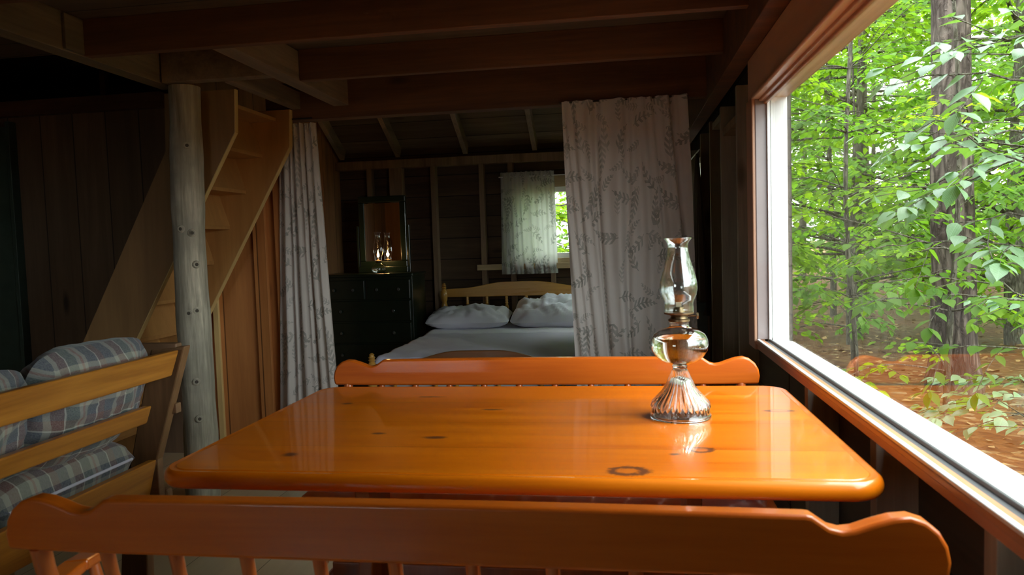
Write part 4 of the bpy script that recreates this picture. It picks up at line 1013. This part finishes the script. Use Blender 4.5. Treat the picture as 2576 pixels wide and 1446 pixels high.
def leaves_mesh(mb, *a, **k):
    V, fs, uv = leaf_block(*a, **k)
    nv = V.shape[1]; base = len(mb.v)
    mb.v += [tuple(p) for p in V.reshape(-1, 3).tolist()]
    mb.f += [tuple(i + base + q*nv for i in f) for q in range(V.shape[0]) for f in fs]
    if mb.uv is None: mb.uv = []
    mb.uv += uv * V.shape[0]

def spray(pts, d, n, L, rng, ll, up=(0, 0, 1)):
    """alternate leaves along a drooping twig; returns twig points"""
    out = []; p = np.array(pts, float); d = np.array(d, float); d /= np.linalg.norm(d)
    lv = []
    for i in range(n):
        p = p + d * L / n; d = d + np.array([0, 0, -0.05]) + rng.normal(0, 0.05, 3); d /= np.linalg.norm(d)
        out.append(p.copy())
        sd = np.cross(d, (0, 0, 1)); sd /= np.linalg.norm(sd)+1e-9
        s = 1 if i % 2 else -1
        dd = d*0.75 + sd*s*0.85 + np.array([0, 0, -0.22]) + rng.normal(0, 0.14, 3)
        nn = np.array([0, 0, 1.0]) + rng.normal(0, 0.28, 3) + sd*s*0.25
        lv.append((p.copy(), dd, nn, ll*rng.uniform(0.7, 1.15)))
    lv.append((p.copy(), d + np.array([0, 0, -0.2]), np.array([0, 0, 1.0])+rng.normal(0, .2, 3), ll))
    return out, lv

def tree(name, x, y, h, rt, leaf, ll, nbr, label, cat, group, seed, simple=False, zmin=0.5, spread=1.6, nsub=5, mat='bark_smooth', lean=(0, 0), Wd=0.62, zmax=None, blen=None):
    rng = np.random.default_rng(seed)
    z0 = gz(x, y)-0.05
    r = root(name, (x, y, z0), label, cat, group)
    tp = []
    k = max(8, int(h*2.5))
    for i in range(k+1):
        t = i/k; tp.append((x + lean[0]*t*h + 0.04*math.sin(t*7+seed), y + lean[1]*t*h + 0.04*math.cos(t*6+seed), z0 + h*t))
    MB().tube(tp, [rt*(1-0.75*i/k) for i in range(k+1)], 12).build('trunk', M[mat], r, smooth=True, angle=60)
    bb = MB(); lv = []
    for j in range(nbr):
        t = rng.uniform(zmin/h, min(0.98, (zmax or h)/h)); q = np.array(tp[int(t*k)])
        a = rng.uniform(0, 2*math.pi); bl = (blen or spread) * rng.uniform(0.45, 1.0) * (1.15-0.6*t)
        d = np.array([math.cos(a), math.sin(a), rng.uniform(0.0, 0.45)])
        pts = [q.copy()]; p = q.copy(); ns = 5
        for i in range(ns):
            p = p + d/np.linalg.norm(d)*bl/ns; d = d + rng.normal(0, 0.10, 3) + np.array([0, 0, -0.06]); pts.append(p.copy())
            if i >= 1:
                for s in range(nsub if i < ns-1 else nsub+1):
                    ang = rng.uniform(-1.2, 1.2); ca, sa = math.cos(ang), math.sin(ang)
                    d2 = np.array([d[0]*ca - d[1]*sa, d[0]*sa + d[1]*ca, rng.uniform(-0.25, 0.15)])
                    tw, l2 = spray(p, d2, 5, ll*rng.uniform(3.0, 4.6), rng, ll); lv += l2
                    if not simple: bb.tube([p]+tw, [0.003]+[0.0022]*len(tw), 4, cap=False)
        bb.tube(pts, [max(0.004, rt*0.30)*(1-0.14*i) for i in range(len(pts))], 6, cap=False)
    bb.build('branches', M[mat], r, smooth=True, angle=180)
    if not simple: lv = [q for q in lv if q[0][0] > 0.82 or q[0][1] > 6.8]
    lm = MB(); A = list(zip(*lv))
    leaves_mesh(lm, A[0], A[1], A[2], A[3], Wd, simple=simple)
    lm.build('foliage', M[leaf], r, smooth=True, angle=180)
    return r, len(lv)

# the big rough-barked pine outside the window (trunk only reaches into view)
bt = root('pine_tree', (2.63, 6.37, gz(2.63, 6.37)-0.03), 'large rough-barked pine trunk standing outside the big window', 'tree')
tb_ = MB(); ns = 96; nr = 120; H = 9.0
vs = []; fs = []
for j in range(nr+1):
    z = -0.15 + H*(j/nr)
    for i in range(ns):
        t = 2*math.pi*i/ns
        r_ = 0.163 - 0.010*max(0, z) + 0.05*math.exp(-max(0, z)*7)
        r_ += 0.012*mnoise.noise(Vector((math.cos(t)*3.2, math.sin(t)*3.2, z*1.6))) + 0.010*mnoise.noise(Vector((math.cos(t)*9, math.sin(t)*9, z*3.2)))
        vs.append((2.643 - 0.012*z + r_*math.cos(t), 6.37 + r_*math.sin(t), z))
for j in range(nr):
    for i in range(ns): i2 = (i+1) % ns; fs.append((j*ns+i, j*ns+i2, (j+1)*ns+i2, (j+1)*ns+i))
tb_.add(vs, fs).build('trunk', M['bark'], bt, smooth=True, angle=180)

def hand_tree(name, x, y, h, rt, leaf, ll, branches, label, group, seed):
    rng = np.random.default_rng(seed); z0 = gz(x, y)-0.05
    r = root(name, (x, y, z0), label, 'tree', group)
    tp = [(x + 0.03*math.sin(t*5+seed), y + 0.03*math.cos(t*4), z0 + h*t) for t in np.linspace(0, 1, 14)]
    MB().tube(tp, [rt*(1-0.7*i/13) for i in range(14)], 12).build('trunk', M['bark_smooth'], r, smooth=True, angle=60)
    bb = MB(); lv = []
    for br in branches:
        zs = br[0][2]-0.18
        pts = [np.array((x, y, zs))] + [np.array(p) for p in br]
        fine = []
        for a, b_ in zip(pts[:-1], pts[1:]):
            n = max(2, int(np.linalg.norm(b_-a)/0.055))
            for q in range(n): fine.append(a + (b_-a)*q/n + rng.normal(0, 0.006, 3))
        fine.append(pts[-1]); L = len(fine)
        bb.tube([tuple(p) for p in fine], [0.006*(1-0.75*q/L) for q in range(L)], 6, cap=False)
        for q in range(L//4, L):
            d = fine[min(q+1, L-1)] - fine[q-1]; d /= np.linalg.norm(d)+1e-9
            sd = np.cross(d, (0, 0, 1)); s_ = 1 if q % 2 else -1
            dd = d*0.7 + sd*s_*0.8 + np.array([0, 0, -0.45]) + rng.normal(0, 0.18, 3)
            lv.append((fine[q], dd, np.array([0, 0, 1.0]) + sd*s_*0.3 + np.array([-0.55, -0.35, 0]) + rng.normal(0, 0.3, 3), ll*rng.uniform(0.65, 1.1)))
            if q % 4 == 0 and q < L-2:
                tw, l2 = spray(fine[q], d*0.5 + sd*s_*0.7 + np.array([0, 0, rng.uniform(-0.6, 0.1)]), 5, ll*3.4, rng, ll*0.95); lv += l2
                bb.tube([fine[q]]+tw, [0.003]+[0.002]*len(tw), 4, cap=False)
    bb.build('branches', M['bark_smooth'], r, smooth=True, angle=180)
    lv = [q for q in lv if q[0][0] > 0.80]
    lm = MB(); A = list(zip(*lv)); leaves_mesh(lm, A[0], A[1], A[2], A[3], 0.54)
    lm.build('foliage', M[leaf], r, smooth=True, angle=180)
# near beech sapling whose pale leaves cross in front of the pine
tot = 0
GT = 'understory saplings outside the big window'
NB = [[(1.41, 2.70, 1.68), (1.22, 2.70, 1.72), (1.03, 2.70, 1.73), (0.90, 2.72, 1.71)],
      [(1.41, 2.70, 1.53), (1.24, 2.70, 1.52), (1.07, 2.70, 1.585), (0.92, 2.72, 1.52)],
      [(1.41, 2.72, 1.78), (1.31, 2.75, 1.81), (1.15, 2.75, 1.81)],
      [(1.44, 2.75, 1.41), (1.32, 2.75, 1.44), (1.17, 2.75, 1.54)],
      [(1.44, 2.75, 1.22), (1.32, 2.75, 1.26), (1.15, 2.75, 1.235)],
      [(1.46, 2.70, 1.04), (1.32, 2.70, 1.09), (1.19, 2.70, 1.07)],
      [(1.46, 2.70, 1.12), (1.29, 2.70, 1.15), (1.14, 2.70, 1.19)]]
hand_tree('beech_sapling', 1.66, 2.78, 2.8, 0.014, 'leaf_near', 0.105, NB, 'slender beech sapling closest to the window at right, large pale serrated leaves', GT, 3)
LB = [[(1.86, 3.6, 0.875), (1.53, 3.6, 0.918), (1.19, 3.6, 0.907), (0.95, 3.6, 0.819)],
      [(1.89, 3.6, 0.66), (1.58, 3.6, 0.68), (1.32, 3.6, 0.70)],
      [(1.76, 3.6, 1.09), (1.46, 3.6, 1.17), (1.15, 3.6, 1.146), (0.93, 3.6, 1.18)],
      [(1.75, 3.7, 0.95), (1.45, 3.8, 0.99), (1.2, 3.85, 0.96)]]
hand_tree('beech_sapling', 2.05, 3.75, 3.2, 0.018, 'leaf_mid', 0.095, LB, 'low beech sapling whose drooping leaves cross the foot of the pine', GT, 12)
specs = [  # name, x, y, h, rt, leafmat, leaf length, branches, seed, zmin, zmax, spread, label
 ('beech_sapling', 1.72, 2.95, 3.6, 0.020, 'leaf_near', 0.085, 11, 3, 0.5, 2.9, 0.75, 'slender beech sapling with large pale leaves closest to the window at right'),
 ('beech_sapling', 2.45, 4.3, 3.8, 0.016, 'leaf_near', 0.085, 16, 11, 0.3, 3.5, 0.80, 'thin beech sapling with drooping leaves at the right picture edge, before the pine'),
 ('maple_sapling', 2.15, 5.2, 4.0, 0.022, 'leaf_bright', 0.080, 15, 5, 0.5, 3.6, 1.1, 'bright green maple sapling spreading in front of the pine trunk'),
 ('maple_sapling', 1.75, 6.0, 3.8, 0.020, 'leaf_mid', 0.080, 16, 8, 0.2, 2.6, 1.1, 'leafy maple sapling left of the pine, low over the leaf litter'),
 ('maple_sapling', 2.2, 7.6, 4.6, 0.025, 'leaf_mid', 0.085, 22, 21, 0.3, 4.0, 1.5, 'bushy maple sapling in the gap left behind the pine'),
 ('maple_sapling', 2.6, 8.9, 4.8, 0.025, 'leaf_bright', 0.090, 24, 61, 0.4, 4.4, 1.3, 'bright maple sapling deeper in the gap left of the pine'),
 ('maple_sapling', 3.3, 8.0, 4.8, 0.022, 'leaf_far', 0.090, 22, 62, 0.5, 4.4, 1.3, 'pale green maple sapling directly behind the pine trunk'),
 ('maple_sapling', 4.5, 8.2, 4.8, 0.022, 'leaf_bright', 0.090, 22, 63, 0.3, 4.4, 1.3, 'bright maple sapling behind the one at the right picture edge'),
 ('maple_sapling', 3.5, 6.6, 4.6, 0.028, 'leaf_mid', 0.085, 20, 31, 0.3, 4.2, 1.2, 'maple sapling to the right of the pine at the picture edge'),
]
for (nm, x, y, h, rt, lf, ll, nb_, sd, zmn, zmx, sp, lab) in specs:
    _, n = tree(nm, x, y, h, rt, lf, ll, nb_, lab, 'tree', GT, sd, zmin=zmn, zmax=zmx, spread=sp, nsub=2); tot += n
# forest behind, three base trees copied with their parts
GF = 'forest trees behind the pine'
protos = []
for i, (h, rt, nb_, lf) in enumerate(((8.5, 0.07, 60, 'leaf_far'), (9.5, 0.11, 70, 'leaf_bright'), (7.0, 0.05, 55, 'leaf_mid'))):
    r, n = tree('forest_tree', 4.0+i*2.0, 12.0+2.2*i, h, rt, lf, 0.13, nb_, None, 'tree', GF, 50+i, simple=True, zmin=0.8, spread=2.6, nsub=4)
    protos.append(r); tot += n
spots = [(2.9, 9.6), (4.3, 8.8), (3.2, 12.0), (5.4, 10.6), (4.4, 14.2), (6.6, 13.0), (5.4, 17.0), (8.0, 16.0), (7.2, 20.0), (9.8, 19.0), (4.9, 21.0), (9.6, 24.5), (6.6, 26.0), (12.5, 23.0), (12.6, 29.0), (8.4, 31.0), (16.0, 27.0), (2.4, 15.0),
         (6.4, 8.2), (8.6, 11.4), (11.0, 15.0), (-1.6, 11.0), (-2.8, 13.0), (-0.2, 13.5), (6.0, 5.0), (9.0, 7.5), (5.6, 1.5), (8.0, 3.5), (11.5, 10.5), (15.0, 19.0)]
names_ = {(-1.6, 11.0): 'leafy tree seen through the small back window', (-2.8, 13.0): 'leafy tree beyond the back wall, left of the small window', (-0.2, 13.5): 'tree farther off behind the back window tree'}
ru = random.Random(4)
for i, (x, y) in enumerate(spots):
    p = protos[i % 3]
    o = p if i < 3 else copy_tree(p)
    o.location = (x, y, gz(x, y)-0.05); o.rotation_euler = (0, 0, ru.uniform(0, 6.28)); s_ = ru.uniform(0.85, 1.2); o.scale = (s_, s_, s_)
    o['label'] = names_.get((x, y), 'green broadleaf forest tree deep in the woods behind the pine trunk')
    if (x, y) in names_: o['group'] = 'trees behind the cabin'
# shrub by the back window
tree('maple_sapling', -0.95, 7.75, 3.2, 0.02, 'leaf_bright', 0.085, 40, 'bright maple sapling close outside the small back window', 'tree', None, 77, zmin=0.4, zmax=3.0, spread=1.0, nsub=2)
tree('maple_sapling', 1.35, 7.2, 3.2, 0.02, 'leaf_bright', 0.085, 14, 'bright maple sapling outside the bedroom side window corner', 'tree', None, 79, zmin=0.6, zmax=3.0, spread=0.6, nsub=2)

# fallen leaves
rng = np.random.default_rng(5); P = []; D = []; Nn = []; Ln = []
for i in range(1800):
    x = 0.95 + 6*rng.random()**1.3; y = rng.uniform(1.5, 14)
    P.append((x, y, gz(x, y)+0.012)); a = rng.uniform(0, 6.28); D.append((math.cos(a), math.sin(a), rng.normal(0, 0.15))); Nn.append((rng.normal(0, .3), rng.normal(0, .3), 1)); Ln.append(rng.uniform(0.04, 0.09))
lm = MB(); leaves_mesh(lm, P, D, Nn, Ln, 0.7, simple=True)
tag(lm.build('leaf_litter', M['litter'], smooth=True, angle=180), 'dry tan fallen leaves scattered over the brown forest floor', 'leaves', kind='stuff')
print('LEAVES', tot)
